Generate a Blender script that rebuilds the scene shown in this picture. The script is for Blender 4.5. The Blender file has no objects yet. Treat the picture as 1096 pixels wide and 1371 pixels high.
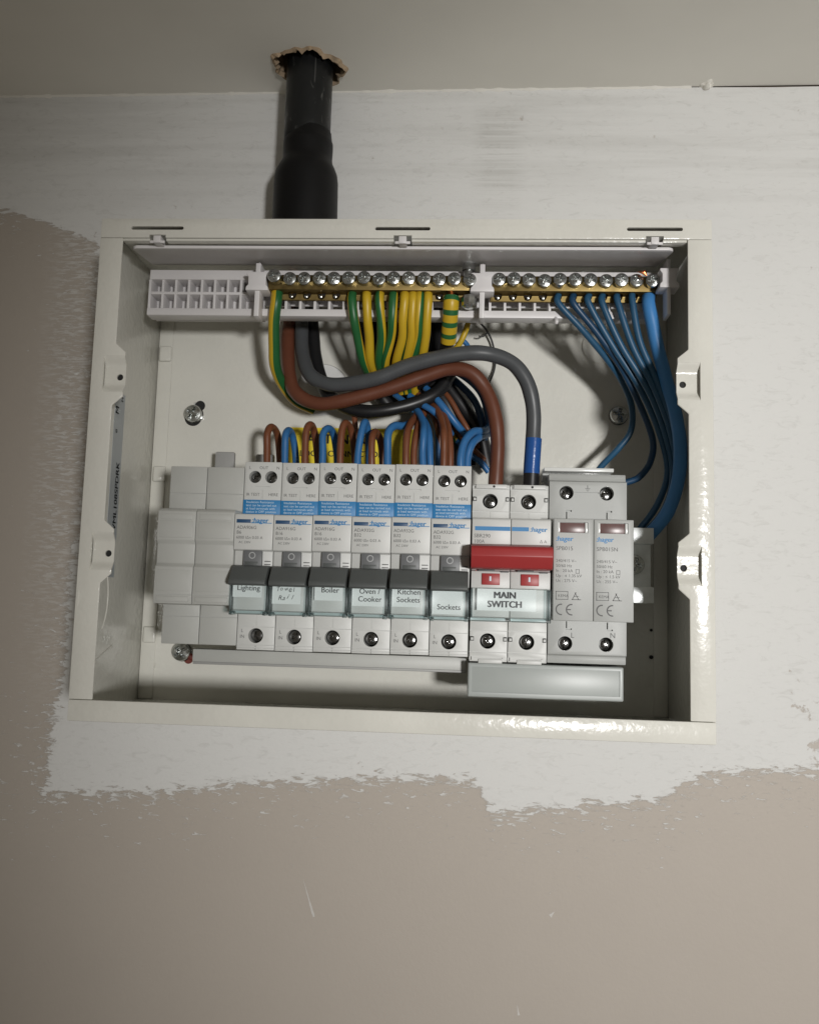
import bpy, bmesh, math, random
from mathutils import Vector, Matrix
random.seed(7)
SC = bpy.context.scene
COL = SC.collection
K = 0.001                                   # the scene is written in millimetres, built in metres
# ------------------------------------------------------------------ camera
CAM = Vector((30.2, -447.3, 52.6)); TILT, YAW, ROLL, FPX = 0.1078, 0.0609, -0.0289, 1162.6
RM = Matrix.Rotation(YAW, 3, 'Z') @ Matrix.Rotation(TILT, 3, 'X') @ Matrix.Rotation(ROLL, 3, 'Y')
cam_d = bpy.data.cameras.new('camera'); cam = bpy.data.objects.new('camera', cam_d); COL.objects.link(cam)
right, fwd, up = RM @ Vector((1, 0, 0)), RM @ Vector((0, 1, 0)), RM @ Vector((0, 0, 1))
m = Matrix((right, up, -fwd)).transposed().to_4x4(); m.translation = CAM * K
cam.matrix_world = m
cam_d.sensor_fit = 'HORIZONTAL'; cam_d.sensor_width = 36; cam_d.lens = 36 * FPX / 1096
cam_d.clip_start = 0.01; cam_d.clip_end = 50
SC.camera = cam
# ------------------------------------------------------------------ light
wd = bpy.data.worlds.new('World'); SC.world = wd; wd.use_nodes = True
wd.node_tree.nodes['Background'].inputs[0].default_value = (1.0, 0.90, 0.75, 1)
wd.node_tree.nodes['Background'].inputs[1].default_value = 0.12
LAMP, AIM = Vector((515, -1400, -25)), Vector((215, 0, 35))
ld = bpy.data.lights.new('work_lamp', 'SPOT'); ld.energy = 65; ld.color = (1.0, 0.985, 0.965)
ld.shadow_soft_size = .07; ld.spot_size = 2 * math.atan(540 / 1450); ld.spot_blend = 1.0
lamp = bpy.data.objects.new('work_lamp', ld); COL.objects.link(lamp)
lamp.location = LAMP * K; lamp.rotation_euler = (AIM - LAMP).to_track_quat('-Z', 'Y').to_euler()
SC.view_settings.view_transform = 'Standard'; SC.view_settings.look = 'None'
SC.view_settings.exposure = 0; SC.view_settings.gamma = 1; SC.view_settings.use_curve_mapping = False

def P(px, py, d):
    """point of the photograph (1096 wide) that lies d mm in front of the wall, in mm"""
    r = RM @ Vector(((px - 548) / FPX, 1, (685.5 - py) / FPX))
    t = (-d - CAM.y) / r.y
    return CAM + r * t
# ------------------------------------------------------------------ materials
def nodes(mt):
    mt.use_nodes = True
    nt = mt.node_tree
    return nt, nt.nodes['Principled BSDF']
def mat(name, col, rough=0.5, metal=0.0, bump=0.0, bscale=900, var=0.0, vscale=120, spec=0.5, coat=0.0, rvar=0.0):
    mt = bpy.data.materials.new(name); nt, b = nodes(mt)
    b.inputs['Base Color'].default_value = (*col, 1); b.inputs['Roughness'].default_value = rough
    b.inputs['Metallic'].default_value = metal; b.inputs['Specular IOR Level'].default_value = spec
    b.inputs['Coat Weight'].default_value = coat
    tc = nt.nodes.new('ShaderNodeTexCoord')
    if bump:
        n = nt.nodes.new('ShaderNodeTexNoise'); n.inputs['Scale'].default_value = bscale; n.inputs['Detail'].default_value = 2
        nt.links.new(tc.outputs['Object'], n.inputs['Vector'])
        bp = nt.nodes.new('ShaderNodeBump'); bp.inputs['Strength'].default_value = bump; bp.inputs['Distance'].default_value = 0.0003
        nt.links.new(n.outputs['Fac'], bp.inputs['Height']); nt.links.new(bp.outputs['Normal'], b.inputs['Normal'])
    if var or rvar:
        n = nt.nodes.new('ShaderNodeTexNoise'); n.inputs['Scale'].default_value = vscale; n.inputs['Detail'].default_value = 4
        nt.links.new(tc.outputs['Object'], n.inputs['Vector'])
        if var:
            r = nt.nodes.new('ShaderNodeMapRange'); r.inputs[1].default_value = .3; r.inputs[2].default_value = .7
            r.inputs[3].default_value = 1 - var; r.inputs[4].default_value = 1 + var * .5
            nt.links.new(n.outputs['Fac'], r.inputs[0])
            mx = nt.nodes.new('ShaderNodeMix'); mx.data_type = 'RGBA'; mx.blend_type = 'MULTIPLY'; mx.inputs[0].default_value = 1
            mx.inputs[6].default_value = (*col, 1)
            nt.links.new(r.outputs[0], mx.inputs[7]); nt.links.new(mx.outputs[2], b.inputs['Base Color'])
        if rvar:
            r = nt.nodes.new('ShaderNodeMapRange'); r.inputs[1].default_value = .3; r.inputs[2].default_value = .7
            r.inputs[3].default_value = max(.02, rough - rvar); r.inputs[4].default_value = rough + rvar
            nt.links.new(n.outputs['Fac'], r.inputs[0]); nt.links.new(r.outputs[0], b.inputs['Roughness'])
    return mt
M = {}
M['paint'] = mat('white powder coat', (.73, .72, .66), .2, bump=.7, bscale=330, var=.07, vscale=22, rvar=.05)
M['plastic'] = mat('pale grey housing plastic', (.60, .605, .585), .42, bump=.06, bscale=1500, var=.03, vscale=90)
M['blank'] = mat('grey blanking plastic', (.47, .475, .45), .45, bump=.06, bscale=1500, var=.03, vscale=90)
M['surge'] = mat('light grey surge plastic', (.43, .44, .425), .45, bump=.06, bscale=1500, var=.04, vscale=90)
M['carrier'] = mat('white carrier plastic', (.72, .70, .70), .4, var=.03, vscale=60)
M['grey'] = mat('dark grey lever plastic', (.092, .1, .098), .45, bump=.05, bscale=1500, var=.05)
M['lever_base'] = mat('grey toggle base', (.15, .155, .16), .45)
M['mark'] = mat('pale mark', (.42, .43, .43), .5)
M['greyclip'] = mat('mid grey clip plastic', (.36, .36, .35), .5, var=.04)
M['red'] = mat('red lever plastic', (.37, .035, .036), .42, var=.06, vscale=60)
M['blue_print'] = mat('blue print', (.03, .21, .47), .45)
M['navy_print'] = mat('dark blue print', (.02, .07, .16), .45)
M['white_print'] = mat('white print', (.62, .74, .82), .5)
M['ink'] = mat('grey ink', (.11, .11, .11), .6)
M['black_ink'] = mat('black ink', (.015, .015, .018), .6)
M['paper'] = mat('white paper', (.78, .8, .79), .6)
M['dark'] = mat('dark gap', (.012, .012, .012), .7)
M['zinc'] = mat('zinc plated steel', (.62, .64, .63), .22, 1.0, var=.15, vscale=500, rvar=.08)
M['steel_dark'] = mat('oiled steel', (.26, .26, .255), .14, 1.0, var=.2, vscale=500)
M['brass'] = mat('brass', (.24, .175, .07), .5, 1.0, var=.2, vscale=250, rvar=.08)
M['copper'] = mat('copper', (.75, .28, .12), .3, 1.0)
M['galv'] = mat('galvanised steel', (.82, .85, .85), .42, .55, var=.12, vscale=200, rvar=.1)
M['brown_pvc'] = mat('brown cable', (.13, .043, .023), .4, var=.06, vscale=60)
M['brown_thin'] = mat('brown wire', (.165, .056, .024), .4)
M['grey_pvc'] = mat('grey cable', (.075, .08, .085), .4, var=.06, vscale=60)
M['blue_pvc'] = mat('blue wire', (.03, .14, .34), .4)
M['blue_core'] = mat('blue neutral cable', (.02, .085, .165), .42, var=.06, vscale=60)
M['blue_thick'] = mat('mid blue cable', (.055, .22, .50), .4, var=.06, vscale=60)
M['blue_tape'] = mat('blue tape', (.018, .085, .30), .25, bump=.5, bscale=300)
M['navy_pvc'] = mat('dark blue wire', (.012, .05, .11), .4)
M['black_pvc'] = mat('black cable', (.012, .012, .013), .38)
M['tie'] = mat('dark tie plastic', (.05, .05, .05), .4)
M['yellow'] = mat('yellow sticker', (.85, .66, .03), .5)
M['pipe'] = mat('black pipe plastic', (.011, .012, .0125), .36, bump=.25, bscale=160, rvar=.12, vscale=90, spec=.35)
def scuff(mt, thr, col):
    nt = mt.node_tree; b = nt.nodes['Principled BSDF']; N = nt.nodes.new; L = nt.links.new
    tc = N('ShaderNodeTexCoord'); mp = N('ShaderNodeMapping'); mp.inputs['Scale'].default_value = (190, 190, 70); L(tc.outputs['Object'], mp.inputs[0])
    n = N('ShaderNodeTexNoise'); n.inputs['Scale'].default_value = 1; n.inputs['Detail'].default_value = 5; n.inputs['Distortion'].default_value = 1.2; L(mp.outputs[0], n.inputs['Vector'])
    r = N('ShaderNodeMapRange'); r.inputs[1].default_value = thr; r.inputs[2].default_value = thr + .12; L(n.outputs['Fac'], r.inputs[0])
    mx = N('ShaderNodeMix'); mx.data_type = 'RGBA'; mx.inputs[6].default_value = b.inputs['Base Color'].default_value; mx.inputs[7].default_value = (*col, 1)
    L(r.outputs[0], mx.inputs[0]); L(mx.outputs[2], b.inputs['Base Color'])
scuff(M['pipe'], .60, (.12, .12, .115))
M['wrap'] = mat('dull black sleeve', (.0045, .0045, .005), .5, bump=.2, bscale=120, spec=.25)
M['torn'] = mat('torn plasterboard', (.44, .33, .22), .9, bump=.8, bscale=500, var=.45, vscale=160)
M['window'] = mat('pinkish indicator window', (.16, .09, .085), .3, var=.2, vscale=200)
M['plug'] = mat('red wall plug', (.16, .035, .025), .6)
M['side_label'] = mat('pale grey label', (.42, .45, .47), .4)
M['crack'] = mat('brown crack', (.10, .075, .055), .9)
M['whiteclip'] = mat('glossy white strip', (.75, .76, .74), .2)
M['cover'] = mat('translucent grey cover', (.40, .425, .41), .38, var=.06, vscale=40)

def clear_mat(name, tint, gl):
    mt = bpy.data.materials.new(name); mt.use_nodes = True; nt = mt.node_tree; nt.nodes.clear()
    o = nt.nodes.new('ShaderNodeOutputMaterial'); t = nt.nodes.new('ShaderNodeBsdfTransparent'); g = nt.nodes.new('ShaderNodeBsdfGlossy')
    t.inputs[0].default_value = (*tint, 1); g.inputs['Roughness'].default_value = .3
    f = nt.nodes.new('ShaderNodeFresnel'); f.inputs[0].default_value = gl
    mx = nt.nodes.new('ShaderNodeMixShader')
    nt.links.new(f.outputs[0], mx.inputs[0]); nt.links.new(t.outputs[0], mx.inputs[1]); nt.links.new(g.outputs[0], mx.inputs[2])
    nt.links.new(mx.outputs[0], o.inputs[0]); return mt
M['clear'] = clear_mat('clear label holder', (.955, .975, .975), 1.3)
M['clear_edge'] = clear_mat('clear holder edge', (.86, .915, .92), 1.3)

def stripe_mat(name, mode):
    mt = bpy.data.materials.new(name); nt, b = nodes(mt); b.inputs['Roughness'].default_value = .4
    uv = nt.nodes.new('ShaderNodeUVMap'); s = nt.nodes.new('ShaderNodeSeparateXYZ'); nt.links.new(uv.outputs[0], s.inputs[0])
    md = nt.nodes.new('ShaderNodeMath'); md.operation = 'FRACT'
    if mode == 'along':
        nt.links.new(s.outputs[0], md.inputs[0]); lim = .36
    else:
        mu = nt.nodes.new('ShaderNodeMath'); mu.operation = 'MULTIPLY'; mu.inputs[1].default_value = 1 / 5.6
        nt.links.new(s.outputs[1], mu.inputs[0]); nt.links.new(mu.outputs[0], md.inputs[0]); lim = .40
    lt = nt.nodes.new('ShaderNodeMath'); lt.operation = 'LESS_THAN'; lt.inputs[1].default_value = lim
    nt.links.new(md.outputs[0], lt.inputs[0])
    mx = nt.nodes.new('ShaderNodeMix'); mx.data_type = 'RGBA'
    mx.inputs[6].default_value = (.56, .37, .02, 1); mx.inputs[7].default_value = (.018, .12, .035, 1)
    nt.links.new(lt.outputs[0], mx.inputs[0]); nt.links.new(mx.outputs[2], b.inputs['Base Color']); return mt
M['earth'] = stripe_mat('green and yellow wire', 'along')
M['earth_rings'] = stripe_mat('green and yellow sleeve', 'rings')

# wall: taupe paint under a ragged skim of white filler
def wall_mat():
    mt = bpy.data.materials.new('part plastered wall'); nt, b = nodes(mt); L = nt.links
    N = nt.nodes.new
    def math_(op, a, c=None, clamp=False):
        n = N('ShaderNodeMath'); n.operation = op; n.use_clamp = clamp
        for i, v in enumerate((a, c)):
            if v is None: continue
            if isinstance(v, (int, float)): n.inputs[i].default_value = v
            else: L.new(v, n.inputs[i])
        return n.outputs[0]
    tc = N('ShaderNodeTexCoord'); mp = N('ShaderNodeMapping'); mp.inputs['Scale'].default_value = (1000, 1000, 1000)
    L.new(tc.outputs['Object'], mp.inputs[0]); sp = N('ShaderNodeSeparateXYZ'); L.new(mp.outputs[0], sp.inputs[0])
    X, Z = sp.outputs[0], sp.outputs[2]
    def noise(scale, sx, sz, det=3, rough=.55, rot=0, off=0, dist=0):
        q = N('ShaderNodeMapping'); q.inputs['Scale'].default_value = (scale * sx, scale, scale * sz)
        q.inputs['Rotation'].default_value = (0, rot, 0); q.inputs['Location'].default_value = (off, off * .3, off * .7)
        L.new(mp.outputs[0], q.inputs[0])
        n = N('ShaderNodeTexNoise'); n.inputs['Scale'].default_value = 1; n.inputs['Detail'].default_value = det
        n.inputs['Roughness'].default_value = rough; n.inputs['Distortion'].default_value = dist
        L.new(q.outputs[0], n.inputs['Vector']); return n.outputs['Fac']
    def curve(inp, pts, lo, hi, vlo, vhi):
        t = N('ShaderNodeMapRange'); t.inputs[1].default_value = lo; t.inputs[2].default_value = hi; L.new(inp, t.inputs[0])
        c = N('ShaderNodeFloatCurve'); cv = c.mapping.curves[0]
        pts = sorted(pts); 
        while len(cv.points) < len(pts): cv.points.new(.5, .5)
        for q, (a, v) in zip(cv.points, pts):
            q.location = ((a - lo) / (hi - lo), (v - vlo) / (vhi - vlo)); q.handle_type = 'VECTOR'
        c.mapping.update(); L.new(t.outputs[0], c.inputs[1])
        r = N('ShaderNodeMapRange'); r.inputs[3].default_value = vlo; r.inputs[4].default_value = vhi
        L.new(c.outputs[0], r.inputs[0]); return r.outputs[0]
    bot = [(20, 1064), (64, 1064), (130, 1062), (200, 1064), (260, 1056), (330, 1049), (420, 1046), (520, 1044), (600, 1044), (640, 1050), (652, 1084), (662, 1090), (720, 1084),
           (800, 1078), (880, 1072), (900, 1062), (915, 1046), (960, 1034), (1020, 1032), (1100, 1032)]
    bp_ = [(P(a, c, 0).x, P(a, c, 0).z) for a, c in bot]
    lef = [(20, 284), (60, 296), (128, 325), (132, 420), (126, 520), (118, 600), (104, 700), (92, 800), (84, 900), (72, 960), (64, 1000), (60, 1064), (62, 1110)]
    lp_ = [(P(a, c, 0).z, P(a, c, 0).x) for a, c in lef]
    zb = curve(X, bp_, -260, 240, -120, 60); xl = curve(Z, lp_, -80, 300, -280, -100)
    dB = math_('SUBTRACT', Z, zb); dL = math_('SUBTRACT', X, xl)
    d = math_('MINIMUM', dB, dL)
    d = math_('MAXIMUM', d, math_('SUBTRACT', Z, P(40, 284, 0).z))
    strokes = noise(.30, .40, 1.35, 6, .68, rot=.22, dist=.5)
    d1 = math_('ADD', d, math_('MULTIPLY', math_('SUBTRACT', strokes, .5), 30))
    m1 = N('ShaderNodeMapRange'); m1.inputs[1].default_value = -1.0; m1.inputs[2].default_value = 1.1; L.new(d1, m1.inputs[0])
    # flecks of filler left beyond the edge, thinning out with distance
    fl = noise(.42, .40, 1.3, 4, .6, rot=-.25, off=37, dist=.7)
    th = math_('ADD', math_('MULTIPLY', math_('MAXIMUM', math_('MULTIPLY', d, -1), 0), .0036), .552)
    fleck = math_('MULTIPLY', math_('SUBTRACT', fl, th), 13, True)
    fleck = math_('MULTIPLY', fleck, math_('GREATER_THAN', d, -42))
    # brushed zone left of the enclosure: thin pale strokes over the taupe
    zx = N('ShaderNodeMapRange'); zx.inputs[1].default_value = P(48, 450, 0).x; zx.inputs[2].default_value = P(90, 450, 0).x; L.new(X, zx.inputs[0])
    zt = N('ShaderNodeMapRange'); zt.inputs[1].default_value = P(60, 285, 0).z; zt.inputs[2].default_value = P(60, 325, 0).z; L.new(Z, zt.inputs[0])
    zl = N('ShaderNodeMapRange'); zl.inputs[1].default_value = P(60, 980, 0).z; zl.inputs[2].default_value = P(60, 700, 0).z; zl.inputs[3].default_value = 0; L.new(Z, zl.inputs[0])
    zr = math_('LESS_THAN', X, -140)
    bs = noise(.55, .28, 1.5, 4, .62, rot=-.2, off=53, dist=.5)
    brush = math_('MULTIPLY', math_('MULTIPLY', math_('SUBTRACT', bs, .47), 9, True), math_('MULTIPLY', math_('MULTIPLY', zx.outputs[0], zr), math_('MULTIPLY', zl.outputs[0], math_('LESS_THAN', Z, P(60, 285, 0).z))))
    mask = math_('MAXIMUM', m1.outputs[0], math_('MAXIMUM', math_('MULTIPLY', fleck, .85), math_('MULTIPLY', brush, .5)))
    # bare spots inside the filler, towards the right edge
    bare = noise(.11, 1, 1, 5, .65, off=91)
    zone = N('ShaderNodeMapRange'); zone.inputs[1].default_value = P(1030, 950, 0).x; zone.inputs[2].default_value = P(1096, 950, 0).x + 8; L.new(X, zone.inputs[0])
    zz = N('ShaderNodeMapRange'); zz.inputs[1].default_value = P(1060, 880, 0).z; zz.inputs[2].default_value = P(1060, 960, 0).z; L.new(Z, zz.inputs[0])
    bz = math_('MULTIPLY', zone.outputs[0], zz.outputs[0])
    bareM = math_('MULTIPLY', math_('SUBTRACT', math_('ADD', bare, math_('MULTIPLY', bz, .24)), .70), 20, True)
    mask = math_('MULTIPLY', mask, math_('SUBTRACT', 1, math_('MULTIPLY', bareM, .85)))
    # scratches and chips in the taupe paint
    def scratch(ax, ay, bx, by, w):
        a, c = P(ax, ay, 0), P(bx, by, 0); dx, dz = c.x - a.x, c.z - a.z; ln = math.hypot(dx, dz)
        ux, uz = dx / ln, dz / ln
        rx, rz = math_('SUBTRACT', X, a.x), math_('SUBTRACT', Z, a.z)
        al = math_('ADD', math_('MULTIPLY', rx, ux), math_('MULTIPLY', rz, uz))
        ac = math_('ABSOLUTE', math_('ADD', math_('MULTIPLY', rx, -uz), math_('MULTIPLY', rz, ux)))
        wob = math_('MULTIPLY', noise(.9, 1, .5, 2, off=ax), w * 2)
        inside = math_('MULTIPLY', math_('GREATER_THAN', al, 0), math_('LESS_THAN', al, ln))
        tap = math_('MULTIPLY', math_('DIVIDE', al, ln), wob)
        return math_('MULTIPLY', math_('LESS_THAN', ac, tap), inside)
    for s in ((405, 1175, 420, 1228, .55), (742, 1221, 736, 1227, 1.0), (692, 1345, 694, 1360, .5)):
        mask = math_('MAXIMUM', mask, math_('MULTIPLY', scratch(*s), .6))
    # filler colour: brushed streaks in the thin coat near the ceiling, cloudy lower down
    st = noise(.05, .16, 2.6, 5, .6, rot=.04, off=11)
    hi = N('ShaderNodeMapRange'); hi.inputs[1].default_value = P(500, 300, 0).z - 10; hi.inputs[2].default_value = P(500, 220, 0).z; L.new(Z, hi.inputs[0])
    stv = math_('MULTIPLY', math_('MULTIPLY', math_('SUBTRACT', st, .47), 5.5, True), hi.outputs[0])
    def band(px0, px1, py0, py1):
        r = N('ShaderNodeMapRange'); r.inputs[1].default_value = P(px0, 200, 0).x; r.inputs[2].default_value = P(px0, 200, 0).x + 9; L.new(X, r.inputs[0])
        r2 = N('ShaderNodeMapRange'); r2.inputs[1].default_value = P(px1, 200, 0).x; r2.inputs[2].default_value = P(px1, 200, 0).x - 9; L.new(X, r2.inputs[0])
        r3 = N('ShaderNodeMapRange'); r3.inputs[1].default_value = P(600, py0, 0).z; r3.inputs[2].default_value = P(600, py0, 0).z - 6; L.new(Z, r3.inputs[0])
        return math_('MULTIPLY', math_('MULTIPLY', r.outputs[0], r2.outputs[0]), r3.outputs[0])
    fine = noise(.18, .06, 3.0, 4, .6, off=5)
    bd = math_('MULTIPLY', math_('MULTIPLY', band(628, 708, 140, 290), hi.outputs[0]), math_('MULTIPLY', math_('SUBTRACT', fine, .40), 4, True))
    cl = noise(.035, 1, 1, 4, .55, off=3); sm = noise(.22, .6, 1.6, 5, .65, rot=.7, off=71, dist=1.0)
    smv = math_('MULTIPLY', math_('SUBTRACT', sm, .54), 6, True)
    grey = math_('ADD', math_('ADD', math_('MULTIPLY', stv, .26), math_('MULTIPLY', bd, .55)), math_('MULTIPLY', smv, .3), True)
    pc = N('ShaderNodeMix'); pc.data_type = 'RGBA'; pc.inputs[6].default_value = (.69, .69, .675, 1); pc.inputs[7].default_value = (.46, .455, .43, 1)
    L.new(grey, pc.inputs[0])
    tp = N('ShaderNodeMix'); tp.data_type = 'RGBA'; tp.inputs[6].default_value = (.436, .392, .345, 1); tp.inputs[7].default_value = (.472, .426, .374, 1)
    L.new(math_('ADD', math_('MULTIPLY', cl, .6), math_('MULTIPLY', noise(.25, .7, 1.2, 4, .7, off=17), .4)), tp.inputs[0])
    mx = N('ShaderNodeMix'); mx.data_type = 'RGBA'; L.new(mask, mx.inputs[0]); L.new(tp.outputs[2], mx.inputs[6]); L.new(pc.outputs[2], mx.inputs[7])
    L.new(mx.outputs[2], b.inputs['Base Color'])
    rg = N('ShaderNodeMapRange'); rg.inputs[3].default_value = .55; rg.inputs[4].default_value = .85; L.new(mask, rg.inputs[0]); L.new(rg.outputs[0], b.inputs['Roughness'])
    b.inputs['Specular IOR Level'].default_value = .3
    h = math_('ADD', math_('MULTIPLY', mask, .5), math_('ADD', math_('MULTIPLY', sm, math_('MULTIPLY', mask, .5)), math_('MULTIPLY', noise(.6, 1, 1, 3, off=2), .22)))
    h = math_('ADD', h, math_('MULTIPLY', math_('MULTIPLY', st, hi.outputs[0]), .8))
    bn = N('ShaderNodeBump'); bn.inputs['Strength'].default_value = .55; bn.inputs['Distance'].default_value = .0006
    L.new(h, bn.inputs['Height']); L.new(bn.outputs[0], b.inputs['Normal'])
    return mt
M['wall'] = wall_mat()
M['ceiling'] = mat('off white ceiling paint', (.85, .83, .77), .8, bump=.35, bscale=60, var=.06, vscale=9, spec=.3)

# ------------------------------------------------------------------ builders
def wl(o):
    v = Vector((0, 0, 0))
    while o: v += o.location; o = o.parent
    return v
def finish(me, ang=38):
    me.polygons.foreach_set('use_smooth', [True] * len(me.polygons)); me.set_sharp_from_angle(angle=math.radians(ang))
def obj(name, bm, mt, parent=None):
    """bm is in world millimetres"""
    me = bpy.data.meshes.new(name)
    bmesh.ops.scale(bm, vec=(K, K, K), verts=bm.verts)
    if parent: bmesh.ops.translate(bm, vec=-wl(parent), verts=bm.verts)
    bm.to_mesh(me); bm.free(); me.materials.append(M[mt]); finish(me)
    o = bpy.data.objects.new(name, me); COL.objects.link(o); o.parent = parent
    return o
def inst(name, me, loc, parent=None, roty=0, rotx=0):
    o = bpy.data.objects.new(name, me); COL.objects.link(o); o.parent = parent
    o.location = Vector(loc) * K - (wl(parent) if parent else Vector((0, 0, 0))); o.rotation_euler = (rotx, roty, 0); return o
def tag(o, label, cat, group=None):
    o['label'] = label; o['category'] = cat
    if group: o['group'] = group
    return o
def thing(name, label, cat, loc, group=None):
    o = bpy.data.objects.new(name, None); COL.objects.link(o); o.location = Vector(loc) * K; o.empty_display_size = .01
    return tag(o, label, cat, group)
def struct(name, bm, mt):
    o = obj(name, bm, mt); o['kind'] = 'structure'; return o
def copy_tree(o, parent=None):
    c = o.copy(); COL.objects.link(c); c.parent = parent
    for ch in list(o.children): copy_tree(ch, c)
    return c
def add(bm, other):
    me = bpy.data.meshes.new('t'); other.to_mesh(me); other.free(); bm.from_mesh(me); bpy.data.meshes.remove(me); return bm
def box(x0, x1, y0, y1, z0, z1, bev=.25, seg=2):
    b = bmesh.new(); bmesh.ops.create_cube(b, size=1)
    for v in b.verts:
        v.co = Vector((x0 if v.co.x < 0 else x1, y0 if v.co.y < 0 else y1, z0 if v.co.z < 0 else z1))
    if bev: bmesh.ops.bevel(b, geom=b.edges[:], offset=bev, segments=seg, affect='EDGES', profile=.5, clamp_overlap=True)
    return b
def prism(pts, a0, a1, axis='x', bev=.25, seg=2):
    """polygon extruded: axis x -> pts are (y,z); axis y -> pts are (x,z); axis z -> (x,y)"""
    b = bmesh.new()
    f = {'x': lambda p, a: (a, p[0], p[1]), 'y': lambda p, a: (p[0], a, p[1]), 'z': lambda p, a: (p[0], p[1], a)}[axis]
    v0 = [b.verts.new(f(p, a0)) for p in pts]; v1 = [b.verts.new(f(p, a1)) for p in pts]
    n = len(pts); b.faces.new(v0); b.faces.new(v1[::-1])
    for i in range(n): b.faces.new((v0[i], v1[i], v1[(i + 1) % n], v0[(i + 1) % n]))
    bmesh.ops.recalc_face_normals(b, faces=b.faces[:])
    if bev: bmesh.ops.bevel(b, geom=b.edges[:], offset=bev, segments=seg, affect='EDGES', profile=.5, clamp_overlap=True)
    return b
def cyl(c, axis, r, h, n=24, r2=None):
    """cylinder centred on c"""
    b = bmesh.new(); bmesh.ops.create_cone(b, cap_ends=True, segments=n, radius1=r, radius2=r if r2 is None else r2, depth=h)
    q = Vector((0, 0, 1)).rotation_difference(Vector(axis).normalized())
    bmesh.ops.transform(b, matrix=Matrix.Translation(c) @ q.to_matrix().to_4x4(), verts=b.verts); return b
def lathe(prof, c, n=48, wob=0.0):
    """profile (r,z) turned about the vertical through c=(x,y)"""
    b = bmesh.new(); rings = []
    for r, z in prof:
        rings.append([b.verts.new((c[0] + r * (1 + wob * math.sin(3 * t * 6.2832 / n + z * .2)) * math.cos(t * 6.28318 / n), c[1] + r * math.sin(t * 6.28318 / n), z)) for t in range(n)])
    for A, B in zip(rings, rings[1:]):
        for i in range(n): b.faces.new((A[i], A[(i + 1) % n], B[(i + 1) % n], B[i]))
    bmesh.ops.recalc_face_normals(b, faces=b.faces[:]); return b
def ring(c, r0, r1, y0, n=40):
    """flat ring facing the room"""
    b = bmesh.new()
    A = [b.verts.new((c[0] + r0 * math.cos(t * 6.28318 / n), y0, c[1] + r0 * math.sin(t * 6.28318 / n))) for t in range(n)]
    B = [b.verts.new((c[0] + r1 * math.cos(t * 6.28318 / n), y0, c[1] + r1 * math.sin(t * 6.28318 / n))) for t in range(n)]
    for i in range(n): b.faces.new((A[i], A[(i + 1) % n], B[(i + 1) % n], B[i]))
    return b
def cut(body, cutters):
    """boolean difference; every bmesh in world mm"""
    def tmp(b):
        me = bpy.data.meshes.new('tmp'); b.to_mesh(me); b.free(); o = bpy.data.objects.new('tmp', me); COL.objects.link(o); return o
    A = tmp(body); C = bmesh.new()
    for c in cutters: add(C, c)
    B = tmp(C); md = A.modifiers.new('b', 'BOOLEAN'); md.operation = 'DIFFERENCE'; md.solver = 'EXACT'; md.use_self = True; md.object = B
    dg = bpy.context.evaluated_depsgraph_get(); dg.update()
    me = bpy.data.meshes.new_from_object(A.evaluated_get(dg)); out = bmesh.new(); out.from_mesh(me)
    for o in (A, B): d = o.data; bpy.data.objects.remove(o); bpy.data.meshes.remove(d)
    bpy.data.meshes.remove(me); return out
def spline(pts, n=9):
    pts = [Vector(p) for p in pts]; q = [2 * pts[0] - pts[1]] + pts + [2 * pts[-1] - pts[-2]]; out = []
    for i in range(1, len(q) - 2):
        a, b_, c, d = q[i - 1:i + 3]
        for s in range(n):
            t = s / n
            out.append(.5 * ((2 * b_) + (c - a) * t + (2 * a - 5 * b_ + 4 * c - d) * t * t + (3 * b_ - a - 3 * c + d) * t ** 3))
    out.append(pts[-1]); return out
def tube(pts, r, n=14, smooth=True, phase=0.0, twist=0.0, steps=9):
    b = bmesh.new(); uvl = b.loops.layers.uv.new('UVMap')
    path = spline(pts, steps) if smooth else [Vector(p) for p in pts]
    nrm = None; rings = []; L = 0; Ls = []
    for i, p in enumerate(path):
        t = (path[min(i + 1, len(path) - 1)] - path[max(i - 1, 0)]).normalized()
        if nrm is None:
            nrm = t.cross(Vector((0, 1, 0)))
            if nrm.length < .1: nrm = t.cross(Vector((1, 0, 0)))
        nrm = (nrm - t * nrm.dot(t)).normalized(); bi = t.cross(nrm)
        if i: L += (p - path[i - 1]).length
        Ls.append(L); rr = r(L) if callable(r) else r
        rings.append([b.verts.new(p + (nrm * math.cos(6.28318 * k / n) + bi * math.sin(6.28318 * k / n)) * rr) for k in range(n)])
    for i in range(len(rings) - 1):
        for k in range(n):
            f = b.faces.new((rings[i][k], rings[i][(k + 1) % n], rings[i + 1][(k + 1) % n], rings[i + 1][k]))
            for l, (u, v) in zip(f.loops, ((k, i), (k + 1, i), (k + 1, i + 1), (k, i + 1))):
                l[uvl].uv = (u / n + phase + twist * Ls[v], Ls[v])
    b.faces.new(rings[0][::-1]); b.faces.new(rings[-1])
    bmesh.ops.recalc_face_normals(b, faces=b.faces[:]); return b
_fc = {}
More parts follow.
